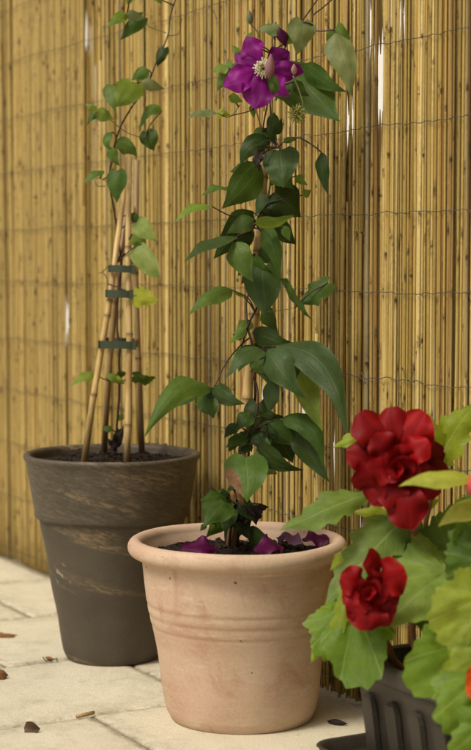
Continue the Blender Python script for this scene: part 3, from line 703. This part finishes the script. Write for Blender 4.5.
# inner leaves that fill the column
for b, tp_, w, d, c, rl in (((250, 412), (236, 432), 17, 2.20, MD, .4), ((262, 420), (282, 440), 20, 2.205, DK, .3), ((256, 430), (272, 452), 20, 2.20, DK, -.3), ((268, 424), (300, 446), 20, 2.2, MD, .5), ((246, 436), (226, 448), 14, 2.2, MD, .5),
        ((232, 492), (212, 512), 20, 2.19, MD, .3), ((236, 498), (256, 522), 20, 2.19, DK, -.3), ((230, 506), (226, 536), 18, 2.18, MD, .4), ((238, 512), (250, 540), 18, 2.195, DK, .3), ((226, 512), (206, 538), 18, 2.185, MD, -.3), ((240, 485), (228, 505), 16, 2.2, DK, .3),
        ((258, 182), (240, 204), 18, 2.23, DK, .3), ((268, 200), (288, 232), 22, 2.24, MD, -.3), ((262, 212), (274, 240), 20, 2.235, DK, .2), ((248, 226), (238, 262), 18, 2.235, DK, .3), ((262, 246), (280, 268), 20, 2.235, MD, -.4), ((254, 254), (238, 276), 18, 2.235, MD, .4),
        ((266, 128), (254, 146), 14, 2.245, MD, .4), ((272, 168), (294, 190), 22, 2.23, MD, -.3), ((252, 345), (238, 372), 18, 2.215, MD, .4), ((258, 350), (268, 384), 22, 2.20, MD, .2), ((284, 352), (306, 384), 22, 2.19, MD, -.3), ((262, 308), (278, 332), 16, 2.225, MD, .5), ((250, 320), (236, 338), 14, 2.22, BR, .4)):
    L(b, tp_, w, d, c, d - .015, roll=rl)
# violet flower
FC = (263, 68); FD = 2.165
fl = MB(); fl.tube(spline([at(263, 68, FD + .02), at(264, 82, FD + .04), at(268, 100, 2.215)], 6), .0011, 7)
fo = fl.obj('flower', M['gstem'], cl.root, color=(.1, .1, .1)); fo['label'] = 'open violet clematis flower with cream stamens'
VI = (.19, .006, .165)
for (tx, ty, w, dd, rl, c) in ((247, 36, 24, .012, -.35, 1.0), (234, 55, 18, .016, .3, .8), (223, 87, 28, -.012, .25, 1.15), (255, 109, 37, -.018, -.15, .75), (289, 97, 18, -.008, .3, 1.2), (304, 72, 22, .01, .1, 1.0), (290, 52, 24, .018, -.2, .6)):
    bx, by = lerp(FC[0], tx, .1), lerp(FC[1], ty, .1)
    me = leaf_mesh(at(bx, by, FD + .006), at(tx, ty, FD + dd), w * FD / FPX, 'sepal', rl, .08, .12, seed=tx, mat=M['purple'], wave=.34, nu=12, nv=18, twist=.5)
    o = link('petal', me, None, tuple(x * c for x in VI)); o.parent = fo
mb = MB(); rnd = random.Random(8)
C0 = at(263, 68, FD + .002); fw = (CAMP - C0).normalized(); sx = fw.cross(Vector((0, 0, 1))).normalized(); sy = sx.cross(fw)
for k in range(64):
    q = k * 2.399; rr_ = .003 + .0085 * math.sqrt((k + .5) / 64); d = sx * math.cos(q) + sy * math.sin(q)
    tip = C0 + d * rr_ * rnd.uniform(.9, 1.25) + fw * (.016 - .55 * rr_ + rnd.uniform(-.002, .002))
    mb.tube([C0 + d * .003, C0 + d * rr_ * .6 + fw * .007, tip], [.0005, .0005, .0009], 5)
o = mb.obj('stamens', M['cream']); o.parent = fo; o['kind'] = 'stuff'
def bud(b, t_, w, d, col, lab=None, dark=None):
    o = None
    P0, P1 = at(*b, d), at(*t_, d - .006); mb = MB(); n = 9
    mb.tube([P0.lerp(P1, i / (n - 1)) for i in range(n)], [max(.0003, w / 2 * d / FPX * math.sin(math.pi * min(.97, .1 + .87 * (i / (n - 1)) ** .8)) ** .9) for i in range(n)], 10)
    o = mb.obj('bud', M['pale'], cl.root, color=col)
    return o
b1 = bud((269, 78), (271, 54), 10, 2.14, (.30, .16, .17)); stalk(b1, at(269, 78, 2.14), at(276, 100, 2.21), .0011, M['gstem'], name='bud_stalk')
b2 = bud((294, 74), (294, 64), 6, 2.155, (.42, .30, .24)); stalk(b2, at(294, 74, 2.155), at(285, 100, 2.2), .0008, M['gstem'], name='bud_stalk')
b3 = bud((190 / 2.617 + 180 - 2, 24), (249, 10), 7, 2.21, (.20, .21, .12)); stalk(b3, at(250.6, 24, 2.21), at(259, 37, 2.21), .0008, M['gstem'], name='bud_stalk')
me = leaf_mesh(at(286, 47, 2.20), at(279, 27, 2.20), 13 * 2.2 / FPX, 'sepal', .4, .15, .5, seed=4, mat=M['purple']); o = link('petal', me, cl.root, (.06, .006, .035)); o['label'] = 'dark folded violet petal behind the flower'
# seed head
mb = MB(); rnd = random.Random(21); C1 = at(297, 114, 2.165)
for k in range(120):
    z = 1 - 2 * (k + .5) / 120; q = k * 2.399; d = Vector((math.sqrt(1 - z * z) * math.cos(q), math.sqrt(1 - z * z) * math.sin(q), z)); d2 = d.cross(Vector((rnd.uniform(-1, 1), rnd.uniform(-1, 1), rnd.uniform(-1, 1)))).normalized()
    l = .0115 * rnd.uniform(.8, 1.12)
    mb.tube(spline([C1 + d * .002, C1 + d * l * .7 + d2 * .002, C1 + d * l + d2 * .0055], 3), [.0007] * 4 + [.0005] * 3, 4)
sh = mb.obj('seed_head', mat_plain('seed_floss', (.33, .33, .09), .6, .2, 200), cl.root); sh['label'] = 'round yellow-green feathery seed head'
mb = MB(); mb.tube(spline([at(297, 112, 2.165), at(303, 106, 2.16), at(299, 90, 2.16), at(293, 76, 2.16)], 6), .0010, 6); mb.obj('seed_head_stalk', M['gstem'], cl.root)

# fallen petals on the compost
rr = random.Random(9)
for i, (b, tp_, w, lab) in enumerate((((218, 548), (181, 550), 17, 'bright violet petal on the compost nearest the tall grey pot'), ((254, 551), (283, 546), 15, 'crumpled violet petal lying against the dark fallen leaf'),
                                      ((277, 537), (302, 543), 11, 'greyish violet petal resting on the compost near the back rim'), ((302, 540), (329, 539), 14, 'dark violet petal fallen against the inner rim on the begonia side'))):
    p0 = onz(*b, .2285); p1 = onz(*tp_, .2285); me = leaf_mesh(p0, p1, w * 2.2 / FPX * 1.15, 'sepal', .85 if i == 0 else -.85, .1, .2, seed=50 + i, mat=M['purple'], wave=.5)
    o = link('fallen_petal', me, None, ((.085, .003, .05), (.085, .005, .05), (.13, .06, .10), (.06, .004, .032))[i]); tag(o, lab, 'petal', 'violet petals fallen on the compost')

# ------------------------------------------------------------------ cane frame and young vine in the grey pot
fr = empty('cane_frame', (GC.x, GC.y, .2975), 'four thin bamboo canes held by green ties standing in the grey pot', 'plant support')
cane('cane', (86, 462), (128, 159), 2.475, 2.535, .0046, M['bamboo'], parent=fr, nodes=(.22, .48, .53), col=(.60, .43, .18))
cane('cane', (126, 462), (131, 156), 2.47, 2.53, .0047, M['bamboo'], parent=fr, nodes=(.12, .415, .7), col=(.58, .42, .19))
cane('cane', (103, 452), (126, 200), 2.59, 2.555, .0045, M['bamboo'], parent=fr, nodes=(.3, .6), col=(.34, .23, .10))
cane('cane', (140, 453), (136, 160), 2.59, 2.56, .0046, M['bamboo'], parent=fr, nodes=(.33, .62), col=(.46, .33, .17))
def tie(x0, x1, y, h, d, back=.032):
    mb = MB(); k = d / FPX
    a, b = at(x0, y, d), at(x1, y + .8, d); rows = []
    loop = [a + Vector((0, 0, 0)), a.lerp(b, .33) + Vector((0, -.002, 0)), a.lerp(b, .66) + Vector((0, -.0025, 0)), b, b + Vector((.003, .008, 0)), b + Vector((-.001, back, 0)), a.lerp(b, .5) + Vector((0, back + .006, 0)), a + Vector((.001, back, 0)), a + Vector((-.003, .008, 0))]
    sp = spline(loop + [loop[0]], 5); hh = h * k / 2; inn = []
    C = sum(loop, Vector()) / len(loop)
    for p in sp[:-1]:
        q = p + (C - p).normalized() * .0016; rows.append([mb.add(p + Vector((0, 0, hh))), mb.add(p - Vector((0, 0, hh))), mb.add(q - Vector((0, 0, hh))), mb.add(q + Vector((0, 0, hh)))])
    rows.append(rows[0]); mb.grid(rows, True); o = mb.obj('tie', M['clip'], fr, smooth=False)
    mb = MB(); e = at(x1 + 1.2, y + 1, d - .001); mb.box(e, 4 * k, .005, (h + 1.5) * k); mb.obj('tie_lock', M['clip'], o, smooth=False)
tie(110, 132, 268.5, 7, 2.497, .075); tie(107, 130, 293.5, 7.5, 2.492, .08); tie(100, 133, 344.5, 7.5, 2.485, .1)

vn = Plant('young_vine', 'young vine with small light green leaves climbing the cane frame', (GC.x, GC.y, .2975))
vn.stem([(116, 452, 2.56), (117, 425, 2.55), (119, 395, 2.55), (119, 350, 2.55), (117, 310, 2.56), (121, 270, 2.56), (118, 235, 2.55), (114, 210, 2.54), (110, 185, 2.53), (111, 165, 2.53), (116, 140, 2.53), (120, 128, 2.53), (131, 108, 2.535), (146, 88, 2.55), (155, 65, 2.56), (167, 38, 2.57), (170, 18, 2.58), (176, -3, 2.58), (180, -14, 2.58)], .0019, .0010)
vn.stem([(120, 128, 2.53), (128, 133, 2.52), (145, 139, 2.51)], .0007, .0006, M['stem'], 'leaf_stalk')
vn.stem([(120, 128, 2.53), (113, 122, 2.52), (104, 116, 2.51)], .0007, .0006, M['gstem'], 'leaf_stalk')
vn.stem([(146, 88, 2.55), (139, 84, 2.54), (133, 83, 2.53)], .0007, .0006, M['stem'], 'leaf_stalk')
vn.stem([(168, 36, 2.57), (178, 34, 2.57), (180, 28, 2.57), (179, 22, 2.57)], .0006, .0004, M['stem'], 'tendril')
vn.stem([(166, 33, 2.57), (150, 27, 2.56), (141, 20, 2.55), (127, 14, 2.55)], .0006, .0005, M['gstem'], 'tendril')
vn.stem([(105, 186, 2.52), (98, 186, 2.515), (95, 181, 2.51), (98, 178, 2.51), (104, 180, 2.52), (110, 184, 2.53)], .0006, .0005, M['gstem'], 'tendril')
vn.stem([(119, 262, 2.53), (110, 265, 2.51), (102, 272, 2.5), (99, 273, 2.5)], .0006, .0005, M['stem'], 'tendril'); vn.stem([(102, 272, 2.5), (106, 277, 2.5), (108, 284, 2.5)], .0006, .0005, M['stem'], 'tendril')
L = vn.leaf
L((113, 85), (114, 110), 20, 2.53, BR, 2.51, shape='cordate', roll=.2); L((133, 84), (115, 108), 26, 2.515, LT, 2.495, shape='cordate', roll=.1, bend=.1)
L((96, 112), (114, 119), 14, 2.50, LT, roll=.3, bend=.12); L((97, 112), (85, 103), 7, 2.50, LT, roll=.6); L((95, 112), (88, 125), 7, 2.51, MD, roll=.6)
L((149, 70), (131, 80), 13, 2.54, BR, roll=.3, bend=.12); L((138, 79), (143, 97), 13, 2.54, YG, roll=.2); L((141, 82), (165, 89), 12, 2.53, PG, roll=.3, bend=.12)
L((162, 111), (139, 131), 11, 2.53, BR, 2.52, roll=.5, ctrl=(149, 113)); L((147, 132), (154, 151), 18, 2.52, MD, shape='cordate', roll=.2)
L((112, 132), (117, 152), 8, 2.51, BR, roll=.6, ctrl=(107, 143)); L((117, 148), (137, 158), 18, 2.51, BR, roll=.3, ctrl=(128, 147), bend=.1); L((110, 148), (119, 166), 11, 2.51, BR, roll=.3)
L((117, 172), (117, 203), 19, 2.495, MD, 2.49, shape='cordate', roll=.2); L((119, 170), (120, 178), 8, 2.51, DK)
L((104, 171), (83, 185), 8, 2.51, BR, 2.49, roll=.8, bend=.14)
L((127, 14), (106, 28), 11, 2.55, LT, 2.53, roll=.3, bend=.15); L((126, 15), (145, 18), 11, 2.54, PG, roll=.3); L((142, 18), (120, 40), 15, 2.545, MD, roll=.2, shape='cordate')
L((164, 48), (157, 67), 11, 2.55, DK, roll=.3, shape='cordate'); L((130, -8), (128, 6), 9, 2.55, LT); L((155, -6), (162, 4), 8, 2.56, LT, roll=.3)
L((135, 213), (135, 227), 8, 2.52, BR, roll=.5); L((137, 222), (158, 242), 18, 2.51, (.22, .31, .09), 2.49, shape='cordate', roll=.25, bend=.14); L((132, 234), (148, 249), 14, 2.505, LT, roll=.4)
L((136, 249), (160, 278), 21, 2.50, (.21, .30, .09), 2.48, shape='shield', roll=.25, bend=.1); L((133, 249), (132, 266), 8, 2.51, LT, roll=.4); L((134, 247), (143, 244), 7, 2.5, BR, roll=.3)
L((132, 296), (158, 300), 18, 2.49, YG, 2.47, shape='shield', roll=.2, teeth=4, mat=M['spotted'], label='yellow-green leaf with a dark spot')
L((96, 375), (69, 387), 10, 2.53, LT, 2.51, roll=.6, bend=.16); L((119, 380), (105, 375), 9, 2.54, LT, roll=.6); L((114, 378), (125, 384), 7, 2.54, YG, roll=.7); L((117, 376), (127, 372), 7, 2.55, BR, roll=.7)
L((134, 377), (156, 378), 11, 2.53, MD, roll=.5, bend=.2, shape='shield', teeth=3); L((112, 430), (102, 427), 7, 2.54, BR, roll=.5); L((120, 420), (123, 412), 6, 2.55, LT); L((116, 440), (121, 428), 8, 2.55, DK)
for b, tp_, w in (((113, 452), (115, 434), 6), ((118, 448), (124, 424), 6), ((112, 446), (108, 438), 5), ((122, 440), (118, 428), 5), ((130, 407), (128, 397), 4)):
    L(b, tp_, w, 2.55, DK, mat=M['withered'], name='withered_leaf', wave=.5, st=False)

# ------------------------------------------------------------------ begonia planter
PZ = .138; ZT = .004                         # rim height; the box stands on the floor of the tray
def rrect(s0, s1, v0, v1, rad, z, n=6):
    out = []
    for (cs, cv, a0) in ((s1 - rad, v1 - rad, 0), (s0 + rad, v1 - rad, 90), (s0 + rad, v0 + rad, 180), (s1 - rad, v0 + rad, 270)):
        for k in range(n + 1): q = R(a0 + 90 * k / n); out.append(fen(cs + rad * math.cos(q), cv + rad * math.sin(q), z))
    return out
def loft(mb, loops):
    rows = [[mb.add(p) for p in lp] for lp in loops]; mb.grid(rows, True); mb.f.append(tuple(rows[-1])); mb.f.append(tuple(reversed(rows[0])))
PS0, PS1, PV0, PV1 = -.86, -.280, -.166, -.018
box = empty('begonia_planter', fen(-.57, -.09, 0.0035), 'dark plastic window-box planter with ribbed sides standing in a black tray', 'planter')
def cs(z): return .020 * (1 - z / PZ)
mb = MB(); i_ = lambda d, z, r: rrect(PS0 + d, PS1 - d, PV0 + d, PV1 - d, r, z)
loft(mb, [i_(.026, .005, .018), i_(.022, .0045, .02), i_(.0205, .007, .02), i_(.0075, .105, .02), i_(.006, .1145, .02), i_(.0015, .1165, .022), i_(.0, .119, .022), i_(-.0008, .1345, .022), i_(.001, .138, .022), i_(.005, .1385, .02), i_(.008, .136, .018), i_(.009, .12, .018), i_(.012, .10, .016)])
o = mb.obj('body', M['black'], box)
m = o.modifiers.new('b', 'EDGE_SPLIT'); m.split_angle = R(40)
for k in range(11):                          # raised ribs on the long side that shows and on the far end
    s = PS1 - .045 - k * .047; mb = MB(); prof = []
    for (z, h, pr) in ((.012, .0115, 0), (.014, .011, .0036), (.086, .0125, .0036), (.094, .0095, .0030), (.098, .006, 0)):
        v = PV0 + cs(z) - .0012
        prof.append([mb.add(fen(s - h, v + .002, z)), mb.add(fen(s - h * .82, v - pr, z)), mb.add(fen(s + h * .82, v - pr, z)), mb.add(fen(s + h, v + .002, z))])
    mb.grid(prof); mb.obj('rib', M['black'], box, smooth=False)
for k in range(2):
    v_ = -.125 + k * .066; mb = MB(); prof = []
    for (z, h, pr) in ((.012, .0115, 0), (.014, .011, .0036), (.086, .0125, .0036), (.094, .0095, .0030), (.098, .006, 0)):
        s = PS1 - cs(z) + .0012
        prof.append([mb.add(fen(s - .002, v_ - h, z)), mb.add(fen(s + pr, v_ - h * .82, z)), mb.add(fen(s + pr, v_ + h * .82, z)), mb.add(fen(s - .002, v_ + h, z))])
    mb.grid([r[::-1] for r in prof]); mb.obj('rib', M['black'], box, smooth=False)
sm = MB(); rows = []
for i in range(60):
    rows.append([sm.add(fen(lerp(PS0 + .011, PS1 - .011, i / 59), lerp(PV0 + .011, PV1 - .011, j / 15), .119 + .006 * noise.noise(Vector((i * .5, j * .6, 0))) + .004 * noise.noise(Vector((i * 1.9, j * 1.9, 5))))) for j in range(16)])
sm.grid([r[::-1] for r in rows]); sm.obj('soil', M['soil'], box)
mb = MB(); T = lambda d, z, r: rrect(-.92 + d, -.237 - d, -.187 + d, -.004 - d, r, z)
loft(mb, [T(.014, .0002, .02), T(.010, .0005, .022), T(.004, .010, .026), T(.001, .0205, .028), T(-.001, .0222, .028), T(.0, .0235, .028), T(.003, .0236, .027), T(.0055, .0222, .026), T(.008, .010, .024), T(.014, .0036, .02)])
o = mb.obj('drip_tray', M['black']); tag(o, 'shallow black plastic tray under the begonia planter', 'tray'); m = o.modifiers.new('b', 'EDGE_SPLIT'); m.split_angle = R(60)

# red begonia
SO = M['soft']; BG = M['bstem']
bA = fen(-.335, -.10, .119); bB = fen(-.52, -.10, .119)
be = Plant('red_begonia', 'begonia with deep red double flowers growing in the dark planter', bA)
def bp(x, y, d): return at(x, y, d)
be.stem([bA, (398, 664, 1.93), (386, 640, 1.915), (372, 610, 1.90), (370, 596, 1.885)], .0042, .0026, BG)
be.stem([bA + Vector((.006, .004, 0)), (412, 630, 1.95), (420, 580, 1.95), (416, 540, 1.945), (411, 515, 1.93), (404, 480, 1.92)], .0045, .0028, BG)
be.stem([bA + Vector((.01, -.006, 0)), (425, 650, 1.93), (440, 610, 1.925), (444, 574, 1.93)], .004, .0026, BG)
be.stem([bA + Vector((-.004, -.004, 0)), (392, 672, 1.91), (380, 652, 1.9), (364, 620, 1.885), (356, 606, 1.88)], .0038, .0024, BG)
be.stem([(418, 560, 1.95), (425, 530, 1.96), (438, 470, 1.97), (446, 448, 1.98)], .0028, .002, BG)
be.stem([(416, 540, 1.945), (402, 525, 1.96), (378, 498, 1.955)], .0026, .0018, BG)
G1, G2, G3, G4 = (.15, .26, .028), (.085, .17, .022), (.27, .37, .03), (.16, .25, .06)
def pal(pl, c, tip, rad, d, col, d2=None, **k):
    pl.k += 1; d2 = d if d2 is None else d2
    o = link('leaf', palmate_mesh(at(*c, d), at(*tip, d2), rad, d, seed=pl.k, mat=SO, **k), pl.root, col)
    stalk(o, at(*c, d) + Vector((0, .003, 0)), nearest(pl.poly, at(*c, d), .03), .0022, BG, .06, seed=pl.k); return o
L = lambda *a, **k: be.leaf(*a, mat=SO, smat=BG, nu=10, **k)
L((376, 493), (280, 529), 30, 1.95, G4, 1.90, shape='lance', roll=.45, bend=.06, teeth=5, wave=.2, lobe=.0)
L((394, 517), (352, 511), 16, 1.965, G3, roll=.4, teeth=3)
L((360, 436), (332, 447), 12, 1.97, G3, roll=.4, teeth=3)
L((441, 455), (474, 404), 32, 1.98, G3, 1.97, roll=-.25, shape='shield', teeth=5, wave=.2, bend=.06)
L((441, 452), (428, 412), 16, 1.98, G3, 1.97, roll=.3, teeth=4)
L((402, 522), (326, 602), 46, 1.955, G4, 1.91, roll=.3, shape='shield', bend=.1, teeth=6, wave=.12)
L((428, 548), (384, 534), 46, 1.965, G2, 1.96, roll=.2, shape='shield', bend=.08, teeth=5)
L((400, 512), (440, 500), 26, 1.97, G3, roll=.4, teeth=4)
pal(be, (444, 573), (404, 642), 44, 1.91, (.21, .32, .06), 1.86, tilt=.35, cup=.12, asym=.1)
pal(be, (450, 556), (474, 512), 46, 1.945, G2, 1.95, tilt=.2, cup=.1)
pal(be, (408, 562), (380, 590), 34, 1.955, G2, 1.94, tilt=.2, cup=.1)
pal(be, (356, 606), (361, 680), 25, 1.875, (.12, .225, .022), 1.85, tilt=.3, cup=.2, asym=0, drop=.1)
pal(be, (344, 612), (320, 660), 15, 1.905, G1, 1.90, tilt=.2, cup=.2)
L((348, 592), (336, 648), 18, 1.87, G3, 1.865, roll=.4, shape='shield', teeth=4)
L((326, 636), (311, 663), 15, 1.90, G3, 1.895, roll=.3, teeth=3)
L((352, 549), (330, 571), 14, 1.95, G3, roll=.4, teeth=3)
L((420, 590), (432, 640), 30, 1.955, G2, roll=.4, teeth=4)
RD = (.225, .0012, .003)
def begonia_flower(pl, c, d, petals, inner, col, lab, r_in, mat=None):
    mb = MB(); q = nearest(pl.poly, at(*c, d), .01); mb.tube(spline([q, q.lerp(at(*c, d + .02), .5) + Vector((0, .004, .003)), at(*c, d + .014)], 6), .0022, 8)
    fo = mb.obj('flower', BG, pl.root); fo['label'] = lab; rnd = random.Random(int(c[0]))
    for i, (x, y, w, dd, rl, k) in enumerate(petals):
        bx, by = lerp(c[0], x, .12), lerp(c[1], y, .12)
        me = leaf_mesh(at(bx, by, d + dd * .5 + .012), at(x, y, d + dd), w * d / FPX, 'round', rl, .16, .1, seed=i + 3, mat=mat or M['red'], wave=.36, twist=rnd.uniform(-.6, .6), nu=10, nv=12, cup=-.12)
        o = link('petal', me, None, tuple(v * k for v in col)); o.parent = fo
    for i in range(inner):
        q = i * 2.399 + .5; rr_ = r_in * math.sqrt((i + .7) / inner); x, y = c[0] + rr_ * math.cos(q), c[1] + rr_ * .9 * math.sin(q)
        me = leaf_mesh(at(lerp(c[0], x, .25), lerp(c[1], y, .25) + 2, d + .006), at(x, y, d - .016 + .010 * i / inner), rnd.uniform(.8, 1.1) * r_in * 1.0 * d / FPX, 'round', rnd.uniform(-.7, .7), .25, -.1, seed=i + 30, mat=mat or M['red'], wave=.25, nu=8, nv=9, cup=.25)
        o = link('petal', me, None, tuple(v * rnd.uniform(.75, 1.15) for v in col)); o.parent = fo
    return fo
begonia_flower(be, (398, 466), 1.915, [(360, 412, 44, .012, .2, .85), (391, 407, 46, .014, -.1, .9), (425, 412, 44, .006, -.25, 1.3), (346, 453, 38, .008, .1, .85), (444, 450, 34, .018, .6, .6), (449, 474, 30, .02, .4, .5),
    (352, 484, 34, .004, -.2, .9), (370, 503, 40, .006, .1, .85), (409, 529, 44, -.006, .05, .85), (437, 496, 34, .004, -.4, .8), (390, 508, 36, -.004, .2, .95), (428, 440, 32, -.012, -.3, 1.35), (372, 436, 36, .0, .2, .9), (430, 470, 28, -.008, .3, .9), (366, 470, 34, -.008, .3, 1.0)], 9, RD, 'large deep red double begonia flower', 26)
begonia_flower(be, (371, 588), 1.835, [(340, 577, 32, .004, .2, 1.05), (346, 607, 34, -.002, .1, 1.1), (371, 548, 17, .006, .6, 1.0), (376, 552, 14, .0, .5, .95), (406, 572, 40, -.004, -.2, 1.2), (366, 631, 44, -.006, .1, .95), (392, 612, 38, .002, .2, .8), (386, 627, 32, .004, .3, .75), (356, 622, 32, .0, .2, .9)], 9, RD, 'smaller half-open red begonia flower', 21)

# begonia with orange flowers further along the box
ob = Plant('orange_begonia', 'begonia with orange flower and pale yellow-green leaves further along the planter', bB)
ob.stem([bB, (478, 668, 1.79), (486, 630, 1.79), (488, 590, 1.79), (484, 560, 1.80)], .0045, .003, BG)
ob.stem([bB, (500, 660, 1.76), (505, 600, 1.77), (500, 520, 1.79), (486, 500, 1.80), (476, 488, 1.80)], .0038, .002, BG)
ob.stem([bB, (470, 670, 1.77), (474, 656, 1.76), (486, 640, 1.75)], .0036, .0028, BG)
ob.stem([bA + Vector((.02, -.01, 0)), (440, 646, 1.91), (432, 616, 1.92), (428, 600, 1.93)], .003, .002, BG, 'stem', False)
L = lambda *a, **k: ob.leaf(*a, mat=SO, smat=BG, nu=10, **k)
Y1, Y2 = (.38, .41, .06), (.29, .38, .05)
L((484, 480), (399, 485), 16, 1.80, Y1, 1.78, roll=.85, bend=.1, shape='lance', teeth=0)
L((490, 500), (438, 525), 20, 1.81, Y1, 1.80, roll=.6, bend=.1, shape='lance')
pal(ob, (488, 596), (443, 634), 30, 1.76, Y2, 1.74, tilt=.1, cup=.12)
pal(ob, (476, 640), (414, 682), 20, 1.80, G1, 1.765, tilt=.3, cup=.1, asym=0)
pal(ob, (486, 650), (452, 684), 20, 1.745, Y2, 1.735, tilt=.2, cup=.15)
pal(ob, (482, 676), (446, 736), 22, 1.73, G1, 1.71, tilt=.3, cup=.18)
pal(ob, (490, 720), (462, 764), 24, 1.70, G1, 1.69, tilt=.1, cup=.15)
pal(ob, (488, 530), (460, 548), 34, 1.83, G2, 1.82, tilt=.2, cup=.12)
pal(ob, (486, 560), (500, 610), 34, 1.80, G2, 1.80, tilt=.2, cup=.12)
begonia_flower(ob, (486, 682), 1.70, [(466, 678, 26, .0, .2, 1), (470, 698, 24, .0, .1, .9), (488, 656, 26, .0, .2, 1.1), (506, 690, 28, .0, .2, 1), (484, 706, 26, .0, .2, 1)], 5, (.62, .085, .012), 'orange begonia flower at the planter edge', 12)
mb = MB(); P = at(474, 486, 1.79)
mb.lathe([(.0005, -.011), (.005, -.010), (.0085, -.005), (.0095, 0), (.0085, .005), (.0055, .0095), (.0008, .0125)], 16, lambda p: p + P); o = mb.obj('bud', M['pale'], ob.root, color=(.62, .12, .10)); o['label'] = 'closed pink bud'

# ------------------------------------------------------------------ litter on the paving
def dry(b, tp_, w, lab, name='dry_leaf', cat='leaf', mat='brown', bend=.15, roll=.6, fold=.5, h=.004):
    me = leaf_mesh(onz(*b, h), onz(*tp_, h), w * 2.3 / FPX, 'lance', roll, bend, fold, seed=int(b[0] + 77), mat=M[mat], wave=.3, nu=6, nv=10); o = link(name, me); m = o.modifiers.new('t', 'SOLIDIFY'); m.thickness = .0008; tag(o, lab, cat)
dry((-10, 634), (18, 635), 11, 'curled brown leaf with pointed tip lying on the cream paving', bend=.2)
dry((9, 675), (-10, 677), 15, 'rounded orange-brown dry leaf at the paving joint', bend=.3, roll=.3)
dry((24, 728), (40, 729), 16, 'small dark crumpled square of dry leaf on the cream paving', mat='bark', bend=.1, roll=.2, fold=-.6)
dry((45, 657), (56, 659), 5, 'tiny brown leaf scrap beside the grey pot', bend=.2)
dry((327, 721), (348, 724), 8, 'dark purple withered petal on the paving by the terracotta pot', 'withered_petal', 'petal', 'withered', .15, .2)
mb = MB(); p0, p1 = onz(77, 716.5, .0028), onz(94, 712.5, .0028); mb.tube([p0, p0.lerp(p1, .5) + Vector((0, .0008, 0)), p1], [.0026, .0028, .0024], 9); o = mb.obj('reed_stub', M['bamboo'], color=(.46, .33, .15)); tag(o, 'short broken piece of reed lying on a paving joint', 'stick')
mb = MB(); mb.tube(spline([onz(43, 657, .0015), onz(45, 660, .0015), onz(50, 661, .003), onz(57, 658, .0015)], 4), .0007, 6); tag(mb.obj('twig', M['stem']), 'tiny curved twig at the foot of the grey pot', 'twig')
